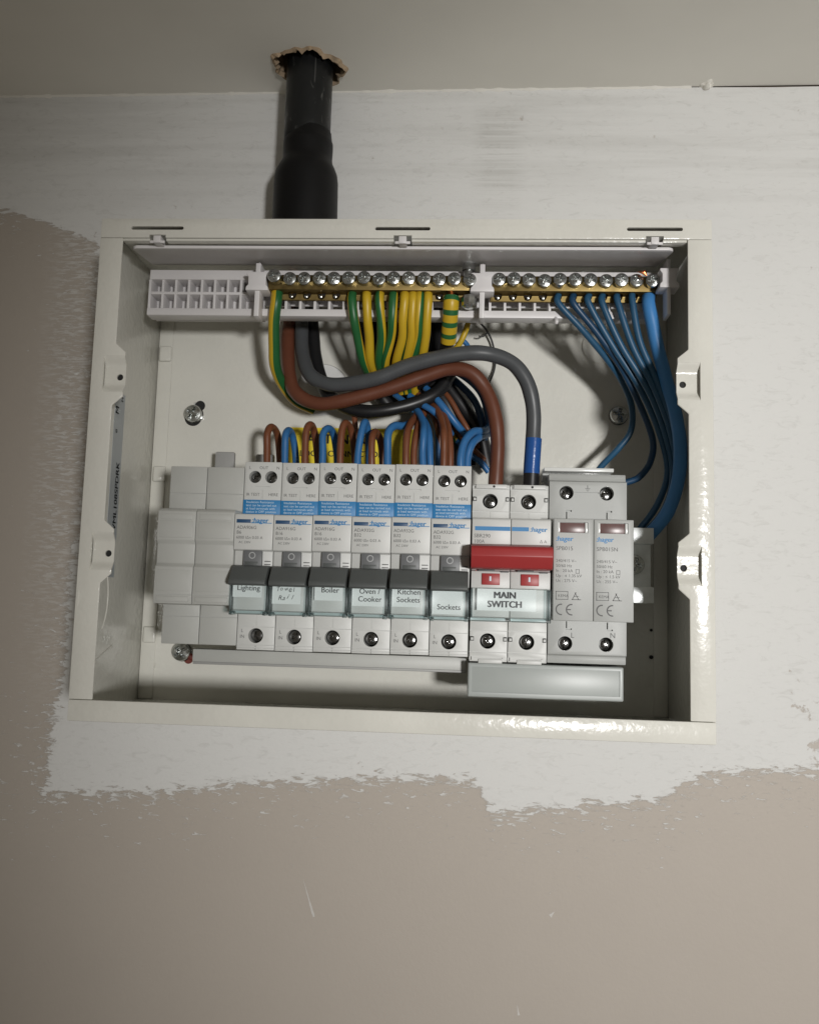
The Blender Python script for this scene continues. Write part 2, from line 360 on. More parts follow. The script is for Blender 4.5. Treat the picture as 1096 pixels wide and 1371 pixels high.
def text_bm(items, y, axes=None):
    """items: (string, cap height, x, z, align, bold, shear[, rot]); lettering on the plane at depth y, facing the room"""
    out = bmesh.new()
    for it in items:
        s, h, x, z, al, bold, sh = it[:7]; rot = it[7] if len(it) > 7 else 0
        key = (s, al, sh)
        if key not in _fc:
            cu = bpy.data.curves.new('txt', 'FONT'); cu.body = s; cu.size = 1; cu.align_x = al; cu.shear = sh; cu.resolution_u = 3; cu.fill_mode = 'FRONT'
            o = bpy.data.objects.new('txt', cu); _fc[key] = bpy.data.meshes.new_from_object(o); bpy.data.objects.remove(o); bpy.data.curves.remove(cu)
        k = h / .70; cr, sr = math.cos(rot), math.sin(rot)
        for q, (ox, oz) in enumerate(((0, 0), (bold * k, 0), (0, bold * k * .6), (bold * k, bold * k * .6), (bold * k * 2, bold * k * .3)) if bold > .015 else (((0, 0), (bold * k * 1.5, 0)) if bold > .005 else ((0, 0),))):
            b = bmesh.new(); b.from_mesh(_fc[key])
            for v in b.verts:
                a, c = v.co.x * k + ox, v.co.y * k + oz
                v.co = Vector((x + a * cr - c * sr, y - .006 * q, z + a * sr + c * cr))
            add(out, b)
    if axes:
        for v in out.verts: v.co = axes(v.co)
    return out
def flat(x0, x1, z0, z1, y):
    b = bmesh.new(); b.faces.new([b.verts.new(c) for c in ((x0, y, z0), (x1, y, z0), (x1, y, z1), (x0, y, z1))]); return b
def screw_mesh(name, r, rise, skirt, mt, kind='cross', n=36):
    """screw head facing -y, centre at origin; the driver recess is real depth"""
    b = bmesh.new(); fr = [.0, .1, .18, .26, .34, .42, .5, .58, .66, .74, .84, .93, 1.0]; rings = []
    for f in fr:
        rg = []
        for k in range(n):
            a = 6.28318 * k / n; x, z = r * f * math.cos(a), r * f * math.sin(a)
            y = -rise * (1 - .35 * f * f) if f < .95 else -rise * .45
            w = .13 * r
            inn = (abs(x) < w or abs(z) < w) if kind == 'cross' else abs(z) < w
            if kind == 'combo': inn = (abs(z) < w) or (abs(x) < w and f < .5)
            lim = .72 if kind != 'slot' else .97
            if inn and f <= lim: y += rise * (.9 if f < .5 else .5)
            rg.append(b.verts.new((x * K, y * K, z * K)))
        rings.append(rg)
    rings.append([b.verts.new((r * math.cos(6.28318 * k / n) * K, skirt * K, r * math.sin(6.28318 * k / n) * K)) for k in range(n)])
    for A, B in zip(rings, rings[1:]):
        for k in range(n): b.faces.new((A[k], A[(k + 1) % n], B[(k + 1) % n], B[k]))
    bmesh.ops.remove_doubles(b, verts=b.verts, dist=1e-7); bmesh.ops.recalc_face_normals(b, faces=b.faces[:])
    me = bpy.data.meshes.new(name); b.to_mesh(me); b.free(); me.materials.append(M[mt]); finish(me, 30); return me
S_small = screw_mesh('terminal_screw', 2.35, 1.1, 2.6, 'steel_dark', 'combo')
S_big = screw_mesh('terminal_screw', 2.75, 1.2, 2.4, 'steel_dark', 'combo')
S_bar = screw_mesh('clamp_screw', 3.15, 1.5, 3.4, 'zinc', 'cross')
S_pan = screw_mesh('pan_head', 4.6, 2.2, 1.5, 'zinc', 'cross')

# ------------------------------------------------------------------ setting: wall and ceiling
CZ = lambda x: 333.6 + .0075 * x
b = bmesh.new(); xs = [-700, -235, 60, 112, 118, 150, 190, 240, 700]; gap = [0, 0, 0, 0, .2, .35, .9, .7, .7]
top = [b.verts.new((x, 0, CZ(x) - g)) for x, g in zip(xs, gap)]; bot = [b.verts.new((x, 0, -600)) for x in xs]
for i in range(len(xs) - 1): b.faces.new((bot[i], bot[i + 1], top[i + 1], top[i]))
wall = struct('wall', b, 'wall')
HC = Vector((-55.3, -21.8)); NH = 72
def hole_r(k, extra=0):
    a = 6.28318 * k / NH
    return 17.2 + 1.3 * math.sin(2 * a + .8) + 1.0 * math.sin(5 * a + 2) + .8 * math.sin(9 * a) + .5 * math.sin(17 * a + 1) + extra
b = bmesh.new(); inner, upv, outer = [], [], []
for k in range(NH):
    a = 6.28318 * k / NH; dx, dy = math.cos(a), math.sin(a); r = hole_r(k)
    x, y = HC.x + dx * r, min(HC.y + dy * r, -1.2)
    inner.append(b.verts.new((x, y, CZ(x)))); upv.append(b.verts.new((x + dx * .6, min(y + dy * .6, -.6), CZ(x) + 12)))
    # outer rectangle x -700..700, y -1100..0
    tx = (700 - HC.x) / dx if dx > 1e-6 else ((-700 - HC.x) / dx if dx < -1e-6 else 1e9)
    ty = (0 - HC.y) / dy if dy > 1e-6 else ((-1100 - HC.y) / dy if dy < -1e-6 else 1e9)
    t = min(tx, ty); X, Y = HC.x + dx * t, HC.y + dy * t
    outer.append(b.verts.new((X, Y, CZ(X))))
for k in range(NH):
    j = (k + 1) % NH; b.faces.new((inner[k], inner[j], outer[j], outer[k]))
for cx, cy in ((-700, -1100), (700, -1100), (-700, 0), (700, 0)):
    v = b.verts.new((cx, cy, CZ(cx)))
    ks = sorted(range(NH), key=lambda k: (outer[k].co - v.co).length)
    best = None
    for k in range(NH):
        j = (k + 1) % NH; A, B = outer[k].co, outer[j].co
        if abs(A.x - B.x) > 1e-3 and abs(A.y - B.y) > 1e-3 and ((abs(A.x - cx) < 1 and abs(B.y - cy) < 1) or (abs(B.x - cx) < 1 and abs(A.y - cy) < 1)): best = (k, j)
    if best: b.faces.new((outer[best[0]], v, outer[best[1]]))
bmesh.ops.recalc_face_normals(b, faces=b.faces[:])
ceiling = struct('ceiling', b, 'ceiling')
# plasterboard thickness in the hole, and the dark void above
b = bmesh.new(); A = []; B = []
for k in range(NH):
    a = 6.28318 * k / NH; dx, dy = math.cos(a), math.sin(a); r = hole_r(k)
    x, y = HC.x + dx * r, min(HC.y + dy * r, -1.2)
    A.append(b.verts.new((x, y, CZ(x)))); B.append(b.verts.new((x + random.uniform(-1, 1), min(y, -1) + random.uniform(-.4, .4), CZ(x) + 13)))
for k in range(NH): j = (k + 1) % NH; b.faces.new((A[k], A[j], B[j], B[k]))
obj('hole_edge', b, 'torn', ceiling)
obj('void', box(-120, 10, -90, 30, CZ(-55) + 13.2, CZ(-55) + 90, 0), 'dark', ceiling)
# torn paper hanging round the rim
b = bmesh.new()
prev = None
for k in range(NH + 1):
    a = 6.28318 * k / NH; dx, dy = math.cos(a), math.sin(a); kk = k % NH
    rnd = random.Random(kk * 13 + 5); w = 1.6 + rnd.random() * 3.2; drop = rnd.uniform(.2, 2.6)
    if dy > .45: w, drop = .6, .2
    r = hole_r(kk); x0, y0 = HC.x + dx * (r + .9), min(HC.y + dy * (r + .9), -.4); x1, y1 = HC.x + dx * (r - w * .75), min(HC.y + dy * (r - w * .75), -.8)
    xm, ym = (x0 + x1) / 2, (y0 + y1) / 2; z = CZ(x0)
    cur = [b.verts.new((x0, y0, z - .15)), b.verts.new((xm, ym, z - drop)), b.verts.new((x1, y1, z - drop * .35 + rnd.uniform(0, 1.5))), b.verts.new((xm, ym, z + 1.5))]
    if prev:
        for q in range(4): b.faces.new((prev[q], prev[(q + 1) % 4], cur[(q + 1) % 4], cur[q]))
    prev = cur
bmesh.ops.recalc_face_normals(b, faces=b.faces[:])
obj('torn_edge', b, 'torn', ceiling)
# filler lump and ragged bead along the corner
def lump(cx, cy, cz, rx, ry, rz, seed):
    b = bmesh.new(); bmesh.ops.create_icosphere(b, subdivisions=3, radius=1); rnd = random.Random(seed)
    ph = [rnd.uniform(0, 6) for _ in range(6)]
    for v in b.verts:
        c = v.co; f = 1 + .22 * math.sin(4 * c.x + ph[0]) + .18 * math.sin(5 * c.z + ph[1]) + .14 * math.sin(9 * c.y + ph[2] + 4 * c.x)
        v.co = Vector((cx + c.x * rx * f, cy + c.y * ry * f, cz + c.z * rz * f))
    return b
pl = P(946, 104, 0); obj('filler_lump', lump(P(945, 108, 0).x, -1.0, CZ(150) - .3, 3.6, 4.2, 1.5, 4), 'ceiling', ceiling)
b = bmesh.new(); rnd = random.Random(3); prev = None; x = -240
while x < 148:
    hgt = .35 + .5 * rnd.random() + (.5 if rnd.random() < .12 else 0)
    cur = [b.verts.new((x, -.02, CZ(x) - hgt * 1.3)), b.verts.new((x, -hgt, CZ(x) - hgt * .5)), b.verts.new((x, -hgt * 1.5, CZ(x) - .02))]
    if prev:
        for q in range(2): b.faces.new((prev[q], cur[q], cur[q + 1], prev[q + 1]))
    prev = cur; x += rnd.uniform(1.2, 4)
bmesh.ops.recalc_face_normals(b, faces=b.faces[:]); obj('corner_bead', b, 'ceiling', ceiling)
obj('gap_backing', box(60, 700, 1.2, 6, 325, 345, 0), 'crack', wall)

# ------------------------------------------------------------------ black pipe
t = thing('conduit_pipe', 'black plastic pipe dropping from the ragged ceiling hole into the enclosure', 'pipe', (-55, -20, 222))
obj('pipe', lathe([(12.1, 345), (12.1, 300), (12.2, 292.5), (11.2, 291), (9, 290)], (-55.2, -20), 56, .01), 'pipe', t)
obj('sleeve', lathe([(12.0, 297), (12.5, 292.2), (12.9, 291.6), (12.95, 289), (12.8, 283), (13.3, 280.6), (14.8, 277.6), (16.1, 274.4), (16.6, 270.5), (16.8, 250), (17.0, 222.5)], (-54.6, -20), 56, .012), 'wrap', t)

# ------------------------------------------------------------------ enclosure
E_W, E_H, LIP = 135.4, 223.0, 80.0
enc = thing('electrical_enclosure', 'open white metal consumer unit enclosure fixed to the wall', 'enclosure', (0, 0, 0))
bp = cut(box(-134.2, 134.2, -1.2, -.2, 1.2, 221.8, 0), [cyl((-112.6, -1, 153.5), (0, 1, 0), 2.4, 6), cyl((-45, -1, 165), (0, 1, 0), 14, 8, 40), box(-113.5, -108.5, -4, 2, 153, 157, 0)])
obj('back_panel', bp, 'paint', enc)
obj('back_flange', box(-134.1, -126.6, -2.0, -1.25, 1.5, 221, .3), 'paint', enc)
obj('back_flange', box(127.2, 134.1, -2.0, -1.25, 1.5, 221, .3), 'paint', enc)
obj('side_panel', box(-E_W, -134.2, -79, -.2, .3, 222.7, .15), 'paint', enc)
obj('side_panel', box(134.2, E_W, -79, -.2, .3, 222.7, .15), 'paint', enc)
obj('top_panel', box(-134.1, 134.1, -79, -.2, 221.8, 223, .15), 'paint', enc)
obj('bottom_panel', box(-134.1, 134.1, -79, -.2, 0, 1.2, .15), 'paint', enc)
# front flanges with slots, notches and screw tabs
slots = [(-121.4, -97.4), (-11.1, 13.4), (99, 123)]; notches = [(-112.9, -105.4), (-2.7, 5.3), (107.2, 114.8)]
tf = box(-E_W, E_W, -LIP, -78.8, 214, 223.1, .5)
cs = []
for a, c in slots: cs += [box(a + .8, c - .8, -85, -75, 217.7, 219.3, 0), cyl((a + .8, -80, 218.5), (0, 1, 0), .8, 12, 16), cyl((c - .8, -80, 218.5), (0, 1, 0), .8, 12, 16)]
for a, c in notches: cs.append(box(a, c, -85, -75, 212, 215.4, 0))
o = obj('flange', cut(tf, cs), 'paint', enc)
rt = box(-125.5, 125.5, -78.9, -74, 213.0, 214.2, .3); rt = cut(rt, [box(a, c, -85, -70, 212, 216, 0) for a, c in notches]); obj('flange_return', rt, 'paint', o)
obj('flange', box(-E_W, E_W, -LIP, -78.8, -.1, 8.9, .5), 'paint', enc)
TABS = [(165, 161.2, 141.0, 137), (86, 82.2, 62.8, 58.6)]
for s in (-1, 1):
    poly = [(s * E_W, 9.05), (s * 125, 9.05)]
    for a, c, d_, e in TABS[::-1]: poly += [(s * 125, e), (s * 120.4, d_), (s * 120.4, c), (s * 125, a)]
    poly += [(s * 125, 213.9), (s * E_W, 213.9)]
    fl = prism(poly, -LIP, -78.8, 'y', .45)
    fl = cut(fl, [box(min(s * 119, s * 130), max(s * 119, s * 130), -85, -75, (c + d_) / 2 - 8.2, (c + d_) / 2 + 8.2, 0) for a, c, d_, e in TABS])
    o = obj('flange', fl, 'paint', enc)
    for a, c, d_, e in TABS:
        zc = (c + d_) / 2
        prof = []
        for i in range(21):
            u = -1 + 2 * i / 20; dep = 2.6 * (1 - max(0, (abs(u) - .45) / .55) ** 2 * (3 - 2 * max(0, (abs(u) - .45) / .55)))
            prof.append((-79.9 + dep, zc + u * 8.6))
        prof += [(y + .9, z) for y, z in prof[::-1]]
        tb = prism(prof, min(s * 120.6, s * 130.2), max(s * 120.6, s * 130.2), 'x', 0)
        tb = cut(tb, [cyl((s * 123.2, -78, zc - .9), (0, 1, 0), 1.45, 12, 20)])
        k = obj('screw_tab', tb, 'paint', o)
        obj('tab_wall', box(s * 130.1 - .15, s * 130.1 + .3, -79.7, -76.6, zc - 8, zc + 8, 0), 'paint', k) if 0 else None
        obj('screw_hole', cyl((s * 123.2, -75.4, zc - .9), (0, 1, 0), 1.6, 1.6, 20), 'dark', o)
# knock-outs and pressings
for (x, z, r) in ((-127.5, 18.6, 2.0), (121.8, 18.6, 3.2), (100, 190, 9)):
    obj('knockout', add(ring((x, z), r - .25, r + .25, -2.15), ring((x, z), r - .1, r + .1, -2.3)), 'paint', enc)
for x, z in ((-129.5, 118), (-129.5, 34), (-130, 183)):
    obj('pressed_clip', box(x - 3.2, x + 3.4, -4.2, -1.8, z - 4.2, z + 4.2, 1.0, 3), 'paint', enc)
obj('punch_mark', cyl((126, -1.9, 30.6), (0, 1, 0), 1.0, .8, 14), 'dark', enc)
obj('punch_mark', cyl((126, -1.9, 44), (0, 1, 0), .7, .8, 14), 'dark', enc)
# product code stamped up the left side wall
lb = obj('side_label', box(-134.25, -134.08, -54.5, -43, 62, 150, 0), 'side_label', enc)
lw = lambda c: Vector((-133.95, -c.z, c.x))
obj('printed_code', text_bm([('VML108SPDRK', 3.6, 84, 45.2, 'LEFT', .022, 0), ('M', 3.6, 139, 50, 'LEFT', .02, 0), ('H', 2.4, 146, 45.5, 'LEFT', .02, 0), ('e', 3.0, 130, 50.3, 'LEFT', .01, 0),
    ('CONSUMER UNIT', 1.5, 84, 51.2, 'LEFT', .004, 0)][:4], 0, lw), 'black_ink', lb)
# faint pressed arcs on the left wall
lw2 = lambda c: Vector((-134.1, -c.z, c.x))
b = bmesh.new()
for i in range(2): pass
add(b, tube([(-134.0, -76, 18), (-134.0, -58, 24), (-134.0, -40, 30)], .28, 6)); obj('pressed_line', b, 'paint', enc)
b = tube([(-134.15, -64 + 16 * math.cos(a * .2618), 52 + 20 * math.sin(a * .2618)) for a in range(-3, 16)], .3, 6); obj('pressed_line', b, 'paint', enc)

# ------------------------------------------------------------------ fixing screws
def fix_screw(px, py, label, roty, slot=True, plug=False):
    c = P(px, py, 3); t = thing('fixing_screw', label, 'screw', (c.x, -1.2, c.z), 'screws fixing the enclosure')
    inst('head', S_pan, (c.x, -3.4, c.z), t, roty)
    obj('washer', cyl((c.x, -1.7, c.z), (0, 1, 0), 4.9, .8, 28), 'steel_dark', t)
    if slot:
        b = cyl((c.x + 2.8, -1.32, c.z + 4.8), (0, 1, 0), 2.7, .2, 24); add(b, cyl((c.x - .6, -1.31, c.z - 1.6), (0, 1, 0), 4.6, .2, 24)); obj('keyhole', b, 'dark', t)
    if plug: obj('wall_plug', add(cyl((c.x + 4.6, -2.2, c.z - 2.2), (.8, .2, -.5), 1.7, 5, 16), cyl((c.x + 3.4, -1.6, c.z - 3.6), (0, 1, 0), 2.4, .5, 24)), 'plug', t)
fix_screw(259, 554, 'zinc pan head screw in a keyhole slot, upper left of back panel', .5)
fix_screw(828, 556, 'zinc screw in shadow beside the blue wires, upper right of back panel', .2, False)
fix_screw(243, 873, 'zinc screw with red plug under the grey blanks, lower left of back panel', .9, False, True)

# ------------------------------------------------------------------ mounting rail
RP = [(-10, 92), (-11, 92), (-11, 84.6), (-4.2, 84.6), (-4.2, 64.4), (-11, 64.4), (-11, 57), (-10, 57), (-10, 63.4), (-3.2, 63.4), (-3.2, 85.6), (-10, 85.6)]
t = thing('mounting_rail', 'galvanised steel top-hat rail carrying all the modules', 'rail', (0, -3, 57))
obj('rail', prism(RP, -109, 122, 'x', .15), 'galv', t)
obj('rail_end', prism([(y - 27, z) for y, z in RP], 104.5, 119.5, 'x', .15), 'galv', t)
inst('rail_bolt', S_pan, (111.5, -33, 75), t, .3)

# ------------------------------------------------------------------ white carrier for the terminal bars
ca = thing('terminal_carrier', 'white plastic carrier holding the brass bars under the top edge', 'terminal carrier', (0, -47, 190))
pp = []
for cx, cy, a0 in ((-120, -72, 180), (117.6, -72, 270)):
    for i in range(7):
        a = math.radians(a0 + 15 * i); pp.append((cx + 3 * math.cos(a), cy + 3 * math.sin(a)))
pp += [(119.2, -46), (-123.6, -46)]
tp_ = prism(pp, 211.2, 212.6, 'z', .25)
for v in tp_.verts: v.co.z += max(0, v.co.y + 74) * .135
obj('top_plate', tp_, 'carrier', ca)
obj('top_rail', box(-124.2, 119.5, -47, -36, 207.3, 212.2, .35), 'carrier', ca)
obj('middle_rail', box(-123.2, -70, -46.8, -37, 199.9, 201.3, .2), 'carrier', ca)
obj('bottom_rail', box(-124.6, 119.5, -47.4, -39.5, 189.3, 192.9, .4), 'carrier', ca)
obj('back_plate', box(-123.6, -69, -37, -35.8, 190, 211, .1), 'carrier', ca)
obj('back_plate', box(-69, 119, -37, -35.8, 198, 211, .1), 'carrier', ca)
rib = None
ribx = [-124.0 + 6.42 * i for i in range(8)] + [-63.8 + 7.03 * i for i in range(14)] + [41.2 + 7.03 * i for i in range(11)]
for x in ribx:
    if rib is None: rib = obj('rib', box(-.6, .6, -46.6, -37, 192.7, 207.4, .15), 'carrier', None); rib.parent = ca; rib.location = Vector((x * K, 0, 0)) - wl(ca)
    else:
        o = rib.copy(); COL.objects.link(o); o.location = Vector((x * K, 0, 0)) - wl(ca)
for x, hw in ((-68.9, 5.2), (37.2, 5.4), (121.2, 4.2)):
    dd = 7 if x > 100 else 0
    o = obj('post', box(x - (.8 if dd else 1.2), x + (.8 if dd else 1.2), -55 - dd, -46 - dd, 186.6, 212.6, .3), 'carrier', ca)
    hp = [(x - hw, 207.8), (x - hw, 206.6), (x - hw + 1.0, 205.4), (x - hw + 1.0, 201.6), (x - hw, 200.6), (x - hw - .2, 198.8), (x + hw + .2, 198.8), (x + hw, 200.6), (x + hw - 1.0, 201.6), (x + hw - 1.0, 205.4), (x + hw, 206.6), (x + hw, 207.8)]
    obj('bar_holder', prism(hp, -56.4 - dd, -47 - dd, 'y', .35), 'carrier', o)
obj('tray_peg', tube([(72, -46, 190.5), (72.4, -48.5, 187.6), (72.2, -48, 186.6)], .9, 10), 'carrier', ca)
for a, c in notches:
    x = (a + c) / 2; b = box(x - 1.7, x + 1.7, -80.6, -74, 211.6, 214.9, .3); add(b, box(x - 3.4, x + 3.4, -80.2, -79.2, 211.5, 212.7, .25)); obj('clip', b, 'carrier', ca)

def bar(name, label, x0, n, length, holes, grp):
    t = thing(name, label, 'terminal bar', (x0, -47, 195), grp)
    xe = x0 + 7.03 * (n - 1) + 3.6
    prof = [(-47.2, 207.6), (-53.2, 207.6), (-54.2, 206.8), (-54.2, 200.0), (-48.8, 199.7), (-48.4, 196.8), (-47.2, 196.8)]
    body = prism(prof, x0 - 3.6, xe, 'x', .3)
    body = cut(body, [cyl((x0 + 7.03 * i, -50.2, 198.4), (0, .6, .8), 2.1, 7, 16) for i in range(n)])
    obj('bar', body, 'brass', t)
    rnd = random.Random(n)
    for i in range(n):
        dz = rnd.uniform(-.35, .35); dy = rnd.uniform(-.9, .5)
        if i == 0 and n == 14: dy = -2.2; dz = .3
        inst('clamp_screw', S_bar, (x0 + 7.03 * i + rnd.uniform(-.2, .2), -56.2 + dy, 204.6 + dz), t, rnd.uniform(0, 3), rnd.uniform(-.1, .1))
        inst('clamp_tip', S_tip, (x0 + 7.03 * i, -50.9, 197.9), t)
    return t
S_tip = screw_mesh('clamp_tip', .75, .5, .8, 'zinc', 'none', 12)
eb = bar('earth_terminal_bar', 'longer brass earth bar with fourteen screws holding green and yellow wires', -60.3, 14, 0, 0, 'brass terminal bars')
nb = bar('neutral_terminal_bar', 'shorter brass bar with eleven screws holding blue wires on the right', 44.7, 11, 0, 0, 'brass terminal bars')
b = lathe([(.01, 214.5), (1.5, 214.5), (2.6, 213.9), (3.1, 212.6), (3.1, 210.4), (2.2, 210.2), (2.2, 206)], (30.8, -52), 24); obj('fixing_bolt', b, 'zinc', eb)
b = lathe([(2.0, 198), (3.3, 197.4), (3.6, 195.4), (3.3, 192.8), (2.2, 191.8), (.01, 191.6)], (31.2, -53.4), 8); obj('fixing_nut', b, 'zinc', eb)
b = bmesh.new()
for i in range(4): add(b, tube([(108 + i * .7, -57.5, 208.2), (109.2 + i * .7, -58.6, 207.4 + .3 * i), (112, -58, 206.2)], .28, 6))
obj('copper_strand', b, 'copper', nb)

# ------------------------------------------------------------------ modules on the rail
X0, PITCH = -70.8, 17.5
def blanking(i, label):
    xc = X0 - 2 * PITCH + (i + .5) * PITCH; h = 8.62
    t = thing('blanking_module', label, 'blank', (xc, -11, 32), 'grey blanking modules')
    prof = [(-12, 114.3), (-54, 114.3), (-54, 93.6), (-66, 93.2), (-67.4, 91.8), (-67.6, 79), (-66.2, 77.2), (-66.2, 68.6), (-67.8, 67.0), (-67.8, 55), (-67.2, 50.6), (-54, 50.2), (-54, 32.4), (-12, 32.4)]
    body = cut(prism(prof, xc - h, xc + h, 'x', .35), [box(xc - 9, xc + 9, -56, -53.4, 101.4, 101.8, 0), box(xc - 9, xc + 9, -56, -53.4, 44.8, 45.2, 0), box(xc - 9, xc + 9, -70, -67.3, 54.5, 54.9, 0)])
    o = obj('housing', body, 'blank', t)
    obj('front_panel', box(xc - 7.4, xc + 7.4, -67.95, -67.3, 56.2, 65.6, .2), 'blank', t); obj('front_panel', box(xc - 7.4, xc + 7.4, -67.8, -67.2, 80, 87.5, .2), 'blank', t)
    obj('front_panel', box(xc - 7.2, xc + 7.2, -68.0, -67.2, 51.6, 53.9, .2), 'blank', t); obj('front_panel', box(xc - 7.2, xc + 7.2, -67.75, -67.1, 88.2, 90.8, .2), 'blank', t)
    obj('rail_clip', box(xc + (0.6 if i == 0 else 4.0), xc + (10.8 if i == 0 else 13.6), -16, -13, 112, 128.3 if i == 0 else 127.4, 1.0), 'greyclip', t)
    return t
blanking(0, 'left grey blanking module at the end of the row')
blanking(1, 'grey blanking module next to the breaker labelled Lighting')

# --- circuit breakers
def breaker_proto():
    xc = X0 + .5 * PITCH; h = 8.62
    t = thing('circuit_breaker', '', 'circuit breaker', (xc, -11, 30.7), 'circuit breakers in the row')
    prof = [(-12, 117.1), (-54, 117.1), (-54, 91.6), (-67.2, 91.4), (-67.6, 90.8), (-67.6, 75.4), (-65.2, 74.9), (-64.6, 60.6), (-66.4, 60.0), (-66.4, 47.2), (-54, 46.8), (-54, 30.7), (-12, 30.7)]
    cs = [cyl((xc + s * 3.75, -54, 110), (0, 1, 0), 2.85, 14, 28) for s in (-1, 1)] + [cyl((xc, -54, 37.2), (0, 1, 0), 3.4, 14, 28)]
    cs += [box(xc - 9, xc + 9, -56, -53.4, 41.0, 41.4, 0), box(xc - 9, xc + 9, -56, -53.4, 32.9, 33.3, 0), box(xc - 9, xc + 9, -56, -53.4, 31.6, 32.0, 0), box(xc - 3.6, xc + 3.2, -56, -53.3, 105.2, 105.65, 0),
           box(xc - .15, xc + .15, -56, -53.7, 99.6, 104, 0), box(xc - .15, xc + .15, -56, -53.7, 41.7, 46.5, 0), box(xc - .25, xc + .25, -56, -53.2, 30, 32.7, 0)]
    o = obj('housing', cut(prism(prof, xc - h, xc + h, 'x', .3), cs), 'plastic', t)
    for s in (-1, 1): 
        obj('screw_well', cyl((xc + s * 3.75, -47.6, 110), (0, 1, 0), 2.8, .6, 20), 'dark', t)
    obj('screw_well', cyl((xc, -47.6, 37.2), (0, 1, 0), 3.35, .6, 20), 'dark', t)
    # print on the shoulder
    obj('print', text_bm([('L', 1.35, xc - 6.3, 113.7, 'CENTER', .004, 0), ('OUT', 1.35, xc + .2, 113.7, 'CENTER', .004, 0), ('N', 1.35, xc + 6.8, 113.7, 'CENTER', .004, 0),
        ('IR TEST', 1.35, xc - 4.4, 101.2, 'CENTER', .004, 0), ('HERE', 1.35, xc + 5.1, 101.2, 'CENTER', .004, 0), ('L', 1.5, xc - 6.3, 38.6, 'CENTER', .004, 0), ('IN', 1.5, xc - 6.2, 36.0, 'CENTER', .004, 0)], -54.04), 'ink', t)
    bd = obj('blue_band', box(xc - 8.7, xc + 8.7, -54.25, -53.9, 92.0, 99.3, .06), 'blue_print', t)
    obj('band_print', text_bm([(s, 1.08, xc - 7.3, 97.75 - 1.5 * i, 'LEFT', .004, 0) for i, s in enumerate(('Insulation Resistance', 'test can be carried out', 'at load terminals with', 'device in OFF position'))], -54.29), 'white_print', bd)
    # print on the nose
    obj('brand_bar', box(xc - 7.8, xc - 1.4, -67.68, -67.5, 87.3, 88.9, .05), 'navy_print', t)
    obj('brand_print', text_bm([(':hager', 2.1, xc - 1.0, 87.5, 'LEFT', .034, .1)], -67.66), 'blue_print', t)
    obj('brand_stroke', flat(xc - 1.3, xc + 8.1, 87.2, 87.5, -67.655), 'blue_print', t)
    # lever
    obj('lever_base', box(xc - 4.1, xc + 4.1, -67.4, -64.3, 67.4, 75.0, .3), 'lever_base', t)
    obj('off_mark', ring((xc - .1, 72.9), 1.1, 1.5, -67.43), 'mark', t)
    obj('lever_slot', box(xc - 3.4, xc + 2.6, -67.46, -67.2, 68.2, 70.2, .15), 'grey', t)
    for dz in (68.9, 70.3): obj('contact_mark', box(xc + 5.2, xc + 7.8, -65.75, -64.9, dz, dz + .35, .05), 'ink', t)
    hp = [(-64, 68.6), (-69.6, 68.3), (-71.2, 67.6), (-76.2, 61.8), (-76.6, 60.2), (-75.4, 59.4), (-64, 59.6)]
    obj('lever', prism(hp, xc - 8.05, xc + 8.05, 'x', .5, 3), 'grey', t)
    # clear label holder
    hb = box(xc - 8.35, xc + 8.35, -70.4, -69.6, 48.6, 60.4, .2)
    ho = obj('label_holder', hb, 'clear', t)
    obj('holder_edge', add(add(box(xc - 8.45, xc + 8.45, -71.0, -66.6, 46.9, 48.5, .25), box(xc - 8.5, xc - 7.6, -70.6, -66.6, 48.6, 60, .2)), box(xc + 7.6, xc + 8.5, -70.6, -66.6, 48.6, 60, .2)), 'clear_edge', ho)
    for s in (-1, 1): obj('holder_peg', box(xc + s * 7.4 - 1, xc + s * 7.4 + 1, -71.3, -66.6, 46.6, 48.2, .3), 'clear_edge', ho)
    return t
proto = breaker_proto()
BR = [('Lighting', 'B6', 'ADA906G', (-8, 5.3, 54.4), [('Lighting', 2.3, -5.9, 57.6)]),
      ('Towel Rail', 'B16', 'ADA916G', (-7.8, 5.0, 52.0), None),
      ('Boiler', 'B16', 'ADA916G', (-6.4, 6.0, 53.8), [('Boiler', 2.3, -3.6, 57.5)]),
      ('Oven / Cooker', 'B32', 'ADA932G', (-7.4, 6.6, 52.0), [('Oven /', 2.3, -4.4, 57.6), ('Cooker', 2.3, -4.8, 54.2)]),
      ('Kitchen Sockets', 'B32', 'ADA932G', (-7.4, 4.6, 52.0), [('Kitchen', 2.3, -5.2, 57.6), ('Sockets', 2.3, -5.4, 54.2)]),
      ('Sockets', 'B32', 'ADA932G', (-7.4, 5.6, 49.6), [('Sockets', 2.3, -5.3, 51.8)])]
for i, (nm, amp, code, lab, tx) in enumerate(BR):
    t = proto if i == 0 else None
    if t is None:
        t = copy_tree(proto_clean) if i else proto
    if i == 0: proto_clean = proto
    brs = globals().setdefault('brs', []); brs.append(t)
    t.location = Vector((X0 + (i + .5) * PITCH, -11, 30.7)) * K
